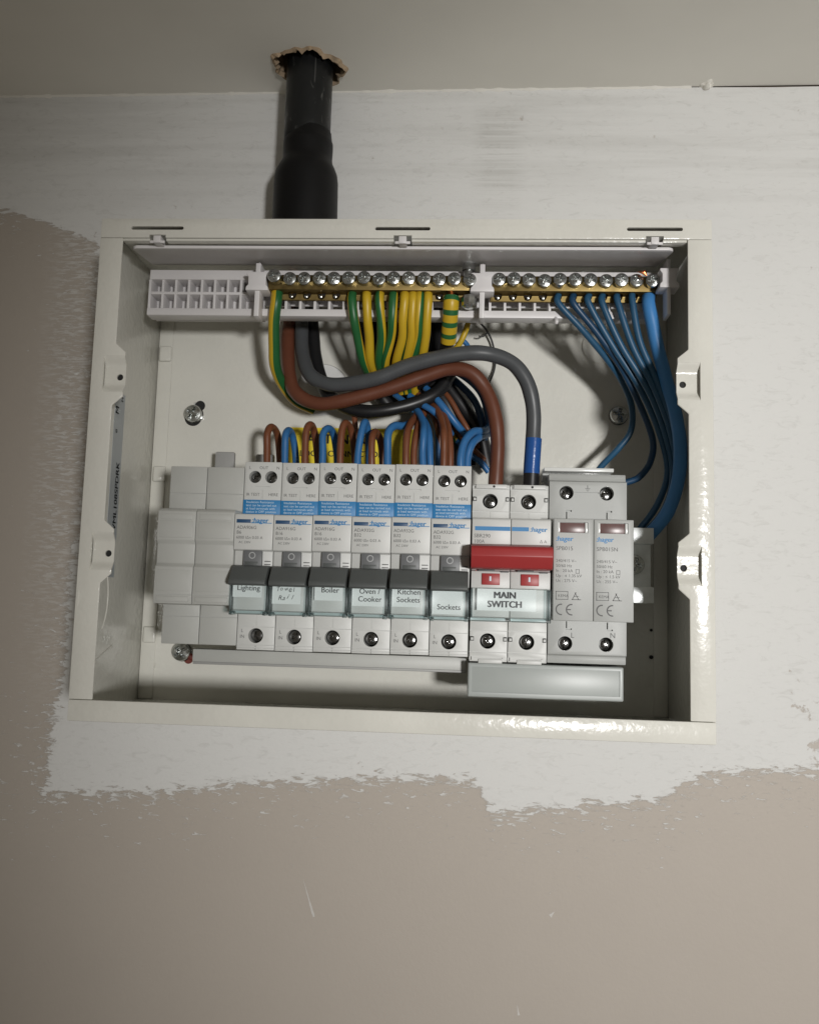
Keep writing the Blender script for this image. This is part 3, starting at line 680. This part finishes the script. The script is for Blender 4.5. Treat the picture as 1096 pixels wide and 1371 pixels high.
for i, (nm, amp, code, lab, tx) in enumerate(BR):
    t = brs[i]; xc = X0 + (i + .5) * PITCH; rnd = random.Random(i)
    t['label'] = 'pale grey circuit breaker with its lever off, ' + ('hand-lettered %s' % nm if tx is None else 'its paper label reading %s' % nm)
    if nm == 'Sockets': t['label'] = 'circuit breaker labelled Sockets alone, last of six, beside the main switch'
    for s in (-1, 1): inst('terminal_screw', S_small, (xc + s * 3.75, -50.6, 110), t, rnd.uniform(0, 3))
    inst('terminal_screw', S_big, (xc, -50.2, 37.2), t, rnd.uniform(0, 3))
    obj('rating_print', text_bm([(code, 1.45, xc - 7.6, 84.6, 'LEFT', .004, 0), (amp, 1.45, xc - 7.6, 82.4, 'LEFT', .004, 0), ('6000 I\u0394n 0.03 A', 1.25, xc - 7.6, 80.2, 'LEFT', .004, 0), ('AC 230V', 1.0, xc - 6.4, 78.2, 'LEFT', .004, 0)], -67.64), 'ink', t)
    pl_ = obj('paper_label', box(xc + lab[0], xc + lab[1], -68.5, -68.3, lab[2], 60.8, 0), 'paper', t)
    if tx: items = [(s, h, xc + x, z - .2, 'LEFT', .014, 0) for s, h, x, z in tx]
    else:
        items = []; 
        for row, (s, z, xx) in enumerate((('Towel', 57.5, -6.0), ('Rail', 54.0, -5.0))):
            for j, c in enumerate(s): items.append((c, 2.0 + rnd.uniform(-.3, .4), xc + xx + j * 1.9 + rnd.uniform(-.2, .2), z + rnd.uniform(-.4, .4), 'LEFT', -.004, .25 + rnd.uniform(-.2, .2), rnd.uniform(-.15, .25)))
    obj('label_text', text_bm(items, -68.56), 'black_ink', pl_)
    t.location += Vector((0, (0, .25, -.2, .1, -.15, .2)[i], (0, -.12, .1, -.05, .12, -.1)[i])) * K      # never quite in line

# --- main switch
xa, xb_ = X0 + 6 * PITCH, X0 + 8 * PITCH; xm = (xa + xb_) / 2
ms = thing('main_switch', 'double-width main switch with red lever and MAIN SWITCH label', 'main switch', (xm, -11, 29))
prof = [(-12, 109.0), (-52, 109.0), (-54, 108.4), (-54, 92.2), (-66.8, 92), (-67.6, 91.2), (-67.6, 80.5), (-64.5, 80), (-64.5, 69.2), (-67, 68.6), (-67, 61.4), (-66.4, 61.0), (-66.4, 47.2), (-54, 46.8), (-54, 28.9), (-12, 28.9)]
S1, S2 = xa + 8.6, xa + 25.9
for k, (x0_, x1_, sx) in enumerate(((xa + .55, xm - .12, S1), (xm + .12, xb_ - .2, S2))):
    cs = [cyl((sx, -54, 101), (0, 1, 0), 3.45, 14, 28), cyl((sx, -54, 38), (0, 1, 0), 3.45, 14, 28)]
    cs += [box(x0_ - 1, x1_ + 1, -56, -53.3, 106.2, 106.65, 0), box(x0_ - 1, x1_ + 1, -56, -53.4, 96.0, 96.4, 0), box(x0_ - 1, x1_ + 1, -56, -53.4, 42.4, 42.8, 0), box(x0_ - 1, x1_ + 1, -56, -53.4, 32.9, 33.3, 0),
           box(sx - .15, sx + .15, -56, -53.7, 92.5, 96, 0), box(x0_ - .5, x0_ + 1.4, -56, -53.0, 101.0, 103, 0), box(x1_ - 1.4, x1_ + .5, -56, -53.0, 101, 103, 0), box(x0_ - .5, x0_ + 1.2, -56, -53.0, 106.7, 108, 0),
           box(x0_ - .5, x0_ + 1.4, -56, -53.0, 38, 40, 0), box(x1_ - 1.4, x1_ + .5, -56, -53, 38, 40, 0), box(x0_ + 2, x1_ - 2, -56, -53.4, 30.4, 30.8, 0), box(x0_ - .5, x0_ + 1, -56, -53, 29.5, 31, 0), box(x1_ - 1, x1_ + .5, -56, -53, 29.5, 31, 0)]
    ho = obj('housing', cut(prism(prof, x0_, x1_, 'x', .3), cs), 'plastic', ms)
    for z in (101, 38):
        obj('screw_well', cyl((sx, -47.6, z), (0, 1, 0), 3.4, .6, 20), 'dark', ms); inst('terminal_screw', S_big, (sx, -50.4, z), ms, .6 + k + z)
        for u in (x0_ + .3, x1_ - 1.9): obj('latch_slot', box(u, u + 1.6, -54.12, -53, z, z + 1.9, 0), 'dark', ho)
        obj('latch', box(x0_ + .5, x0_ + 1.6, -54.35, -53, z + .3, z + 1.5, .1), 'plastic', ho); obj('latch', box(x1_ - 1.6, x1_ - .5, -54.35, -53, z + .3, z + 1.5, .1), 'plastic', ho)
    obj('top_flap', box(x0_ + 1.5, x1_ - 1.2, -54.7, -53.4, 106.7, 108.7, .3), 'plastic', ho); obj('flap_mark', cyl((sx + 1.6, -54.6, 107.7), (0, 1, 0), .55, .4, 14), 'dark', ho)
    obj('bottom_flap', box(x0_ + 4, x1_ - 2.2, -54.6, -53.4, 28.2, 30.1, .25), 'plastic', ho)
    obj('blue_line', flat(x0_ + (1.2 if k == 0 else .2), x1_ - (.2 if k == 0 else 9.6), 86.4, 88.2, -67.64), 'blue_print', ms)
    fx = x0_ + (4.6 if k == 0 else 4.4)
    fl = obj('position_flag', box(fx, fx + 7.8, -67.8, -66.6, 62.7, 67.7, .25), 'red', ms); obj('on_mark', flat(fx + 3.3, fx + 4.1, 64.4, 66.4, -67.84), 'white_print', fl)
    for q in (0, 1): obj('window_notch', box(fx - 1.5 + 9.5 * q, fx + 5.6 + 6 * q, -67.3, -66.8, 68.7 - q * .5, 69.3 - q * .5, .05), 'ink', ms)
obj('brand_print', text_bm([(':hager', 2.1, xb_ - 9.4, 86.3, 'LEFT', .034, .1)], -67.64), 'blue_print', ms)
obj('rating_print', text_bm([('SBR290', 1.6, xa + 1.4, 83.3, 'LEFT', .004, 0), ('100A', 1.5, xa + 1.4, 80.9, 'LEFT', .004, 0), ('\u0394 A', 1.3, xb_ - 5, 81.4, 'LEFT', .004, 0)], -67.64), 'ink', ms)
lp = [(-63, 80.4), (-68.5, 80.2), (-78.6, 78.9), (-79.6, 77.8), (-80.2, 74.6), (-77.2, 69.9), (-76, 69.4), (-63, 69.4)]
obj('lever', prism(lp, xa + .15, xb_ - .35, 'x', .4, 3), 'red', ms)
hb = obj('label_holder', box(xa + .4, xb_ - .4, -70.4, -69.6, 48.6, 61.2, .2), 'clear', ms)
obj('holder_edge', add(add(box(xa + .3, xm - .2, -71.0, -66.6, 46.9, 48.5, .25), box(xm + .2, xb_ - .2, -71.0, -66.6, 46.9, 48.5, .25)), add(box(xa + .3, xa + 1.3, -70.6, -66.6, 48.6, 61, .2), box(xb_ - 1.6, xb_ - .2, -70.8, -66.6, 48.0, 61, .2))), 'clear_edge', hb)
pl_ = obj('paper_label', box(xa + 3.2, xb_ - 6.4, -69.0, -68.8, 51.6, 61.0, 0), 'paper', ms)
obj('label_text', text_bm([('MAIN', 2.75, xa + 15.0, 57.0, 'CENTER', .05, 0), ('SWITCH', 2.75, xa + 15.0, 53.1, 'CENTER', .05, 0)], -69.06), 'black_ink', pl_)

# --- surge protector
sa, sb = xb_, xb_ + 2 * PITCH; sm_ = (sa + sb) / 2
sp = thing('surge_protector', 'double light grey surge protector at the right end of the row', 'surge protector', (sm_, -11, 29.5))
prof = [(-12, 114.8), (-50.5, 114.8), (-51.5, 111.4), (-54, 110.8), (-54, 92.6), (-54, 47.8), (-54, 33.2), (-52.4, 32.6), (-52, 29.2), (-12, 29.2)]
sx = (sa + 7.9, sa + 25.9)
cs = [cyl((x, -54, z), (0, 1, 0), 3.2, 14, 28) for x in sx for z in (105.6, 38)]
cs += [box(sa - 1, sb + 1, -56, -51.0, 113.0, 113.3, 0), box(sa - 1, sb + 1, -56, -52.2, 31.2, 31.5, 0), box(sx[0] + 3.4, sx[1] - 3.4, -56, -53.2, 105.5, 106.0, 0)]
for x in sx:
    cs += [box(x - .2, x + 2.4, -56, -52.8, 97.0, 97.7, 0), box(x - .2, x + .4, -56, -52.8, 93.5, 97.2, 0), box(x + .2, x + .8, -56, -52.8, 44.6, 47.8, 0), box(x + .2, x + 2.9, -56, -52.8, 44.1, 44.7, 0)]
obj('housing', cut(prism(prof, sa + .2, sb - .1, 'x', .3), cs), 'surge', sp)
for x in sx:
    for z in (105.6, 38):
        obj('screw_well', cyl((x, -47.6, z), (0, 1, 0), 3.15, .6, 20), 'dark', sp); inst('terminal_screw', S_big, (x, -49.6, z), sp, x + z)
tx = []
for k in (0, 1):
    x0_, x1_ = (sa + .9, sm_ + .6) if k == 0 else (sm_ + .75, sb + .3)
    cart = cut(box(x0_, x1_, -67.8, -53.6, 48.2, 92.4, .4), [box(x0_ + 1.9, x1_ - 2.4, -70, -66.2, 86.2, 90.9, 0)])
    c = obj('cartridge', cart, 'surge', sp)
    obj('indicator_window', box(x0_ + 2.6, x1_ - 3.4, -66.8, -66.1, 86.4, 90.7, .1), 'window', c)
    obj('window_stop', add(box(x1_ - 3.6, x1_ - 2.6, -67.5, -66, 86.3, 90.8, .1), box(x0_ + 1.9, x0_ + 2.7, -67.5, -66, 86.3, 90.8, .1)), 'whiteclip', c)
    obj('brand_print', text_bm([(':hager', 2.1, x0_ + .9, 82.6, 'LEFT', .034, .1)], -67.84), 'blue_print', c)
    z0 = 78.6
    items = [(('SPB015', 'SPB015N')[k], 1.7, x0_ + 1.1, z0, 'LEFT', .004, 0)]
    for j, s in enumerate(('240/415 V~', '50/60 Hz', 'In : 20 kA', 'Up : \u2264 1.35 kV' if k == 0 else 'Up : \u2264 1.5 kV', 'Uc : 275 V~' if k == 0 else 'Uc : 255 V~')):
        items.append((s, 1.3, x0_ + 1.1, 73.4 - 2.15 * j, 'LEFT', .004, 0))
    items.append(('KEMA', 1.2, x0_ + 2.1, 58.3, 'LEFT', .004, 0))
    b = text_bm(items, -67.84)
    for (u0, u1, w0, w1) in ((x0_ + 1.1, x0_ + 6.4, 60.6, 60.85), (x0_ + 1.1, x0_ + 6.4, 57.2, 57.45), (x0_ + 1.1, x0_ + 1.4, 57.2, 60.8), (x0_ + 6.2, x0_ + 6.45, 57.2, 60.8), (x0_ + 9.6, x0_ + 11.2, 68.6, 68.8), (x0_ + 9.6, x0_ + 11.2, 70.2, 70.4), (x0_ + 9.6, x0_ + 9.8, 68.6, 70.4), (x0_ + 11, x0_ + 11.2, 68.6, 70.4),
                             (x0_ + 8, x0_ + 12, 57.2, 57.5), (x0_ + 8.9, x0_ + 11.1, 58.6, 58.8)): add(b, flat(u0, u1, w0, w1, -67.84))
    add(b, text_bm([('/', 3.2, x0_ + 8.0, 57.3, 'LEFT', 0, .25), ('\\', 3.2, x0_ + 9.9, 57.3, 'LEFT', 0, -.25)], -67.84))
    # CE mark from arcs
    def arc(cx, cz, r, w, a0, a1, n=18):
        q = bmesh.new(); A = []; B = []
        for i in range(n + 1):
            a = math.radians(a0 + (a1 - a0) * i / n); A.append(q.verts.new((cx + (r - w) * math.cos(a), -67.84, cz + (r - w) * math.sin(a)))); B.append(q.verts.new((cx + r * math.cos(a), -67.84, cz + r * math.sin(a))))
        for i in range(n): q.faces.new((A[i], A[i + 1], B[i + 1], B[i]))
        return q
    add(b, arc(x0_ + 3.6, 53.0, 2.5, .55, 82, 278)); add(b, arc(x0_ + 8.0, 53.0, 2.5, .55, 82, 278)); add(b, flat(x0_ + 5.6, x0_ + 7.7, 52.75, 53.25, -67.845))
    obj('rating_print', b, 'ink', c)
b = text_bm([('L', 2.3, sx[0] + 2.4, 40.6, 'LEFT', .004, 0), ('N', 2.3, sx[1] + 1.6, 41.0, 'LEFT', .004, 0)], -54.04)
for (u0, u1, w0, w1) in ((sm_ - 1.3, sm_ + 1, 107.6, 107.8), (sm_ - .9, sm_ + .6, 107.0, 107.2), (sm_ - .5, sm_ + .2, 106.5, 106.7), (sm_ - .3, sm_, 107.7, 109.2)): add(b, flat(u0, u1, w0, w1, -54.04))
obj('print', b, 'ink', sp)
obj('top_clip', add(box(sa - 1.6, sb - 4.6, -46.5, -38, 116.6, 118.4, .4), box(sa - 1.6, sb - 4.6, -38, -30, 113.5, 118.9, .4)), 'whiteclip', sp)

# --- busbar covers below the row
t = thing('busbar_cover', 'glossy pale cover box under the main switch and surge protector', 'busbar cover', (69, -36, 12))
obj('cover', cut(box(34.4, 103.6, -50, -24, 12.9, 28.0, .7, 3), [box(36, 102, -51, -48.9, 15, 26.4, 0)]), 'cover', t); obj('front_face', box(35.2, 102.6, -49.5, -48.6, 14.4, 26.8, .3), 'cover', t)
t = thing('busbar_strip', 'long grey busbar strip running below the six circuit breakers', 'busbar', (-30, -36, 23))
obj('strip', box(-95, 33.6, -40, -33, 23.3, 29.6, .5), 'blank', t); obj('strip_lip', box(-94.6, 33.6, -40.5, -38, 22.6, 23.8, .3), 'greyclip', t)

# ------------------------------------------------------------------ warning sticker on the back panel
c0, c1 = P(385, 572, 1.5), P(552, 622, 1.5)
t = thing('warning_sticker', 'yellow warning sticker on the back panel behind the wire loops', 'sticker', (c0.x, -1.3, c1.z))
obj('sheet', box(c0.x, c1.x, -1.6, -1.25, c1.z - 4, c0.z, 0), 'yellow', t)
obj('sticker_text', text_bm([('ATTENTION', 5.0, (c0.x + c1.x) / 2 - 3, c0.z - 8.4, 'CENTER', .03, 0), ('LOOSE CONNECTIONS', 3.1, (c0.x + c1.x) / 2 - 3, c0.z - 15.2, 'CENTER', .02, 0)], -1.66), 'black_ink', t)

# ------------------------------------------------------------------ cables
def cable(name, label, cat, pts, r, mt, group=None, phase=0, twist=0, n=14, child=None):
    w = [P(*p) for p in pts]; rn = random.Random(label)
    for q in w[1:-1]: q += Vector((rn.uniform(-.3, .3), rn.uniform(-.5, .5), rn.uniform(-.3, .3)))
    r0 = r; ph_ = rn.uniform(0, 6); r = lambda L: r0 * (1 + .018 * math.sin(L * .21 + ph_) + .012 * math.sin(L * .53 + 2 * ph_))
    t = thing(name, label, cat, tuple(w[-1]), group)
    obj('insulation', tube(w, r, n, phase=phase, twist=twist), mt, t)
    return t
cable('brown_cable', 'thick brown cable sweeping from the carrier to the main switch', 'cable',
      [(390, 340, 6), (389, 405, 8), (387, 432, 11), (386, 454, 16), (387, 500, 24), (397, 526, 28), (423, 540, 31), (456, 538, 33), (516, 521, 36), (566, 503, 38), (600, 494, 39), (628, 498, 40), (649, 519, 40), (661, 553, 40), (666, 592, 40), (664, 640, 40), (661, 670, 40)], 3.45, 'brown_pvc')
gc = cable('grey_cable', 'thick grey cable arching over the brown one to the main switch', 'cable',
      [(406, 340, 7), (405, 405, 9), (404, 432, 12), (405, 470, 20), (414, 500, 28), (434, 513, 33), (462, 515, 36), (504, 506, 40), (547, 490, 43), (594, 477, 45), (634, 473, 46), (661, 476, 46), (685, 486, 46), (702, 504, 46), (711, 528, 45), (714.5, 555, 44), (714, 590, 43), (711.5, 632, 42), (710, 665, 42)], 3.55, 'grey_pvc')
obj('blue_sleeve', tube([P(714.2, 587, 43.1), P(713, 605, 42.8), P(712, 620, 42.4), P(711.2, 634, 42.1)], 3.85, 18), 'blue_tape', gc)
obj('black_end', tube([P(711.3, 634, 42.1), P(710.6, 647, 42), P(710, 660, 42)], 3.75, 18), 'black_pvc', gc)
cable('black_cable', 'thick black cable curving below the brown cable in the middle', 'cable',
      [(416, 340, 4), (417, 405, 4), (418, 440, 6), (422, 480, 10), (434, 520, 18), (456, 541, 24), (486, 550, 26), (518, 549, 26), (553, 541, 25), (582, 526, 22), (600, 505, 17), (607, 480, 10)], 3.4, 'black_pvc')
cable('black_sheath', 'black cable sheath under the banded green and yellow sleeve', 'cable',
      [(599.5, 452, 40), (598, 466, 36), (592, 484, 28), (575, 505, 20), (545, 520, 12)], 3.3, 'black_pvc')
# dark sheathed cables filling the space behind the earth wires
SH = ['nearest the banded sleeve', 'second from the banded sleeve', 'third from the banded sleeve', 'third from the left', 'second from the left', 'leftmost of six']
for k, xx in enumerate((590, 570, 551, 531, 511, 491)):
    cable('sheathed_cable', 'black sheathed cable behind the earth wires, ' + SH[k], 'cable', [(xx, 400, 5), (xx - 1, 440, 6 + k % 2 * 2), (xx + 1, 480, 9), (xx + 10, 515, 11), (xx + 30, 545, 10)] + ([(xx + 52 - 4 * k, 580, 8), (xx + 62 - 6 * k, 625, 7)] if k < 3 else []), 3.9, 'black_pvc', 'black sheathed cables')
# earth wires
t = thing('earth_sleeve_wire', 'thick earth conductor in green and yellow banded sleeve', 'wire', tuple(P(600, 460, 40)))
obj('banded_sleeve', tube([P(604, 398, 52), P(603.5, 408, 52), P(602, 430, 48), P(600, 458, 41)], 3.75, 20), 'earth_rings', t)
obj('copper_core', tube([P(604, 391, 51), P(604, 401, 52)], 1.6, 10, False), 'copper', t)
cable('earth_wire', 'thick green and yellow earth wire at the far left of its bar', 'wire',
      [(371, 390, 50), (370, 404, 52), (367.5, 430, 48), (366.5, 460, 42), (369, 490, 34), (378, 514, 24), (396, 536, 14), (420, 548, 8)], 2.75, 'earth', 'earth wires', .12, .0)
EW = [(471, 478, 486, .0), (490, 494, 495, .45), (508, 511, 507, .75), (526, 523, 515, .9), (541, 539, 531, .3), (552, 550, 543, .5), (561, 559, 551, .2), (572, 570, 563, .6)]
ORD = ['leftmost', 'second', 'third', 'fourth', 'fifth', 'sixth', 'seventh', 'rightmost']
for i, (a, m_, e, ph) in enumerate(EW):
    cable('earth_wire', '%s green and yellow wire of the middle bundle below the earth bar' % ORD[i] if i in (0, 7) else '%s green and yellow wire from the left in the middle earth bundle' % ORD[i], 'wire',
          [(a + .5, 392, 50), (a, 402, 52.5), (m_ + (a - m_) * .5, 428, 50), (m_, 452, 44), (e, 484, 34), (e + (528 - e) * .25, 505, 22), (e + (545 - e) * .45, 525, 13)], 2.2, 'earth', 'earth wires', ph, .004 * (i % 3 - 1), 12)
cable('earth_wire', 'short green and yellow wire crossing behind the banded sleeve', 'wire', [(628, 425, 20), (622, 445, 22), (610, 465, 20), (590, 480, 14)], 1.5, 'earth', 'earth wires', .3)
cable('earth_wire', 'green and yellow wire end low among the blue and brown wires', 'wire', [(596, 566, 8), (604, 580, 10), (613, 594, 10), (622, 608, 8)], 1.4, 'earth', 'earth wires', .7)
# blue neutral wires
NW = [('thin blue wire from the first occupied neutral hole, curling to the surge protector', 'blue_core', 1.55, [(747, 394, 50), (748, 406, 52), (777, 440, 48), (809, 477, 40), (833, 512, 32), (845, 545, 26), (843, 577, 24), (829, 600, 24), (806, 622, 26), (796, 636, 28)]),
      ('second blue neutral wire from the left, curling to the surge protector side', 'navy_pvc', 1.6, [(767, 394, 50), (768, 407, 52), (798, 444, 48), (831, 491, 40), (856, 542, 34), (873, 588, 32), (871, 618, 32), (855, 639, 34), (838, 646, 36), (826, 650, 36)]),
      ('third blue neutral wire from the left in the right-hand fan', 'blue_core', 1.6, [(788, 394, 50), (788, 408, 52), (821, 464, 46), (854, 517, 40), (882, 577, 36), (893, 630, 32), (880, 676, 28), (852, 712, 24), (830, 735, 22)]),
      ('fourth blue neutral wire from the left in the right-hand fan', 'blue_core', 1.6, [(806, 394, 50), (807, 408, 52), (832, 464, 48), (868, 523, 44), (892, 583, 40), (901, 636, 36), (888, 684, 32), (858, 718, 26), (836, 742, 23)]),
      ('fifth blue neutral wire from the left in the right-hand fan', 'blue_core', 1.6, [(825, 394, 50), (827, 408, 52), (848, 464, 50), (878, 523, 46), (899, 583, 43), (906, 640, 38), (893, 690, 33), (864, 722, 27), (842, 748, 24)]),
      ('sixth blue neutral wire, beside the thick blue cable', 'blue_core', 1.6, [(846, 392, 50), (846, 404, 52), (856, 457, 51), (880, 511, 48), (902, 572, 45), (908, 632, 40), (896, 676, 34), (868, 712, 28), (846, 736, 25)])]
for lab, mt, r, pts in NW: cable('neutral_wire', lab, 'wire', pts, r, mt, 'blue neutral wires', n=12)
tc_ = cable('neutral_cable', 'thick blue cable at the right end of the neutral bar', 'cable',
      [(868, 396, 50), (868, 408, 53), (874, 436, 53), (880, 464, 52), (892, 510, 50), (904, 556, 47.5), (911, 600, 46), (908, 645, 42), (893, 685, 36), (868, 716, 30), (848, 738, 26)], 3.1, 'blue_thick')
# breaker outgoing loops: brown live and blue neutral
def loop(kind, label, pts, r=1.75):
    cable(kind + '_wire', label, 'wire', pts, r, {'brown': 'brown_thin', 'blue': 'blue_pvc'}[kind], kind + ' wires looping into the breakers', n=12)
loop('brown', 'brown loop above the breaker labelled Lighting, leftmost of all loops', [(357, 634, 40), (357, 600, 40), (359, 580, 39), (364, 571, 36), (370, 580, 30), (374, 604, 26), (376, 640, 24)])
loop('blue', 'leftmost blue loop, second of all the loops from the left', [(381, 634, 40), (381, 602, 40), (383, 583, 39), (387, 576.5, 35), (391, 584, 30), (395, 606, 26), (397, 640, 24)])
loop('brown', 'second brown loop from the left, over the yellow sticker', [(408, 634, 40), (408, 600, 40), (410, 577, 39), (415, 568, 36), (421, 577, 30), (425, 604, 26), (427, 640, 24)])
loop('blue', 'second blue loop from the left, over the yellow sticker', [(431, 634, 40), (431.5, 604, 40), (433, 582, 39), (439, 574, 36), (446, 582, 30), (450, 606, 26), (452, 640, 24)])
loop('brown', 'third brown loop, one leg rising beside the black cable', [(455, 634, 40), (455, 606, 40), (457, 577, 39), (463, 567, 36), (470, 577, 30), (474, 606, 25), (476, 640, 22)])
loop('brown', 'brown wire dropping straight from the black cable to the third loop', [(472, 538, 18), (474, 556, 22), (476, 580, 22), (477, 612, 22), (478, 640, 22)], 1.5)
loop('blue', 'third blue loop from the left, leaning right over the sticker', [(478, 634, 40), (479, 606, 40), (483, 577, 39), (488, 565, 36), (493, 577, 30), (494, 606, 25), (495, 640, 22)])
loop('brown', 'fourth brown loop from the left, low in front of the sticker', [(497.5, 634, 40), (497.5, 606, 40), (498, 586, 39), (502, 579, 34), (508, 588, 28), (511, 612, 24), (512, 640, 22)])
loop('blue', 'blue loop bending right above the breaker labelled Oven / Cooker', [(518.5, 634, 40), (518.5, 602, 40), (519, 580, 39), (527, 570, 36), (541, 569, 30), (556, 562, 22), (572, 548, 16)], 1.9)
loop('brown', 'left one of the brown pair above the breaker labelled Kitchen Sockets', [(543.5, 634, 40), (543.5, 606, 40), (544, 580, 38), (549, 567, 32), (556, 558, 24), (562, 546, 18)])
loop('brown', 'right one of the brown pair above the breaker labelled Kitchen Sockets', [(554, 634, 37), (554, 606, 37), (556, 583, 35), (560, 568, 29), (566, 555, 22), (572, 545, 17)])
loop('blue', 'left one of the blue pair above the breaker labelled Kitchen Sockets', [(566.5, 634, 40), (566, 606, 40), (566, 580, 39), (566, 566, 33), (560, 552, 25), (548, 542, 18)])
loop('blue', 'right one of the blue pair above the breaker labelled Kitchen Sockets', [(576, 634, 37), (575, 606, 37), (573.5, 584, 35), (571, 570, 29), (562, 558, 22), (548, 548, 17)])
loop('brown', 'left one of the brown pair above the breaker labelled Sockets alone', [(593.5, 634, 40), (593.5, 606, 40), (593.5, 582, 39), (592, 568, 34), (586, 552, 26), (576, 540, 18)])
loop('brown', 'right one of the brown pair above the breaker labelled Sockets alone', [(602, 634, 37), (602, 606, 37), (601.5, 585, 35), (599, 570, 29), (592, 552, 22), (582, 538, 16)])
loop('blue', 'left one of the blue pair arching right beside the thick brown cable', [(616.5, 634, 40), (617, 612, 40), (622, 590, 38), (634, 579, 33), (648, 577, 26), (658, 566, 18), (658, 545, 13)], 1.9)
loop('blue', 'right one of the blue pair arching right beside the thick brown cable', [(625, 634, 36), (626, 612, 36), (631, 595, 34), (641, 585, 29), (652, 581, 22), (661, 566, 15), (661, 548, 10)], 1.9)
# wires crossing in the shadow behind
BG = [('blue', 'bright blue wire slanting left above the brown pair', [(548, 530, 20), (565, 541, 24), (580, 551, 26), (592, 562, 24), (604, 582, 16)], 1.7),
      ('blue', 'blue wire slanting from the black cable towards the lower right', [(570, 520, 18), (582, 533, 22), (598, 551, 23), (615, 572, 20), (632, 592, 12)], 1.8),
      ('blue', 'dark blue wire curving close inside the thick brown cable', [(596, 492, 14), (620, 504, 20), (641, 522, 22), (652, 547, 22), (653, 572, 20), (640, 588, 16)], 1.8),
      ('blue', 'second dark blue wire curving inside the thick brown cable', [(590, 495, 10), (612, 512, 14), (632, 532, 16), (644, 558, 16), (648, 590, 14)], 1.8),
      ('brown', 'thin brown wire slanting behind the blue wires', [(590, 520, 12), (602, 535, 14), (614, 555, 15), (627, 578, 14), (640, 600, 10)], 1.4),
      ('brown', 'brown wire low behind the right blue loops', [(608, 572, 12), (622, 588, 14), (634, 602, 14), (648, 616, 12)], 1.5),
      ('blue', 'blue wire low behind the right blue loops', [(612, 590, 10), (625, 606, 13), (642, 618, 13), (654, 632, 12)], 1.6),
      ('blue', 'short blue wire behind the middle brown pair', [(528, 528, 18), (545, 541, 22), (557, 552, 22), (568, 566, 18)], 1.5),
      ('brown', 'brown wire end slanting behind the Kitchen Sockets wires', [(560, 528, 14), (572, 545, 18), (582, 562, 18), (588, 584, 14), (589, 612, 12)], 1.5),
      ('blue', 'blue wire dropping behind the Sockets breaker pair', [(575, 552, 12), (584, 572, 14), (586, 600, 13), (586, 634, 12)], 1.6),
      ('blue', 'blue stub beside the banded earth sleeve', [(612, 462, 18), (619, 456, 20), (626, 462, 18), (630, 474, 14)], 1.3)]
for kind, lab, pts, r in BG:
    cable(kind + '_wire', lab, 'wire', pts, r, {'brown': 'brown_thin', 'blue': 'blue_pvc' if 'dark' not in lab else 'navy_pvc'}[kind], 'wires crossing behind the loops', n=12)
t = thing('cable_tie', 'thin dark cable tie tail curling on the back panel right of centre', 'cable tie', tuple(P(662, 480, 4)))
obj('strap', tube([P(634, 426, 10), P(648, 438, 7), P(658, 456, 5), P(662.5, 480, 4), (P(661, 496, 4)), P(655, 512, 6)], .55, 8), 'tie', t)
obj('tail', tube([P(641, 450, 9), P(647, 450, 8), P(653, 444, 6)], .4, 8), 'tie', t)
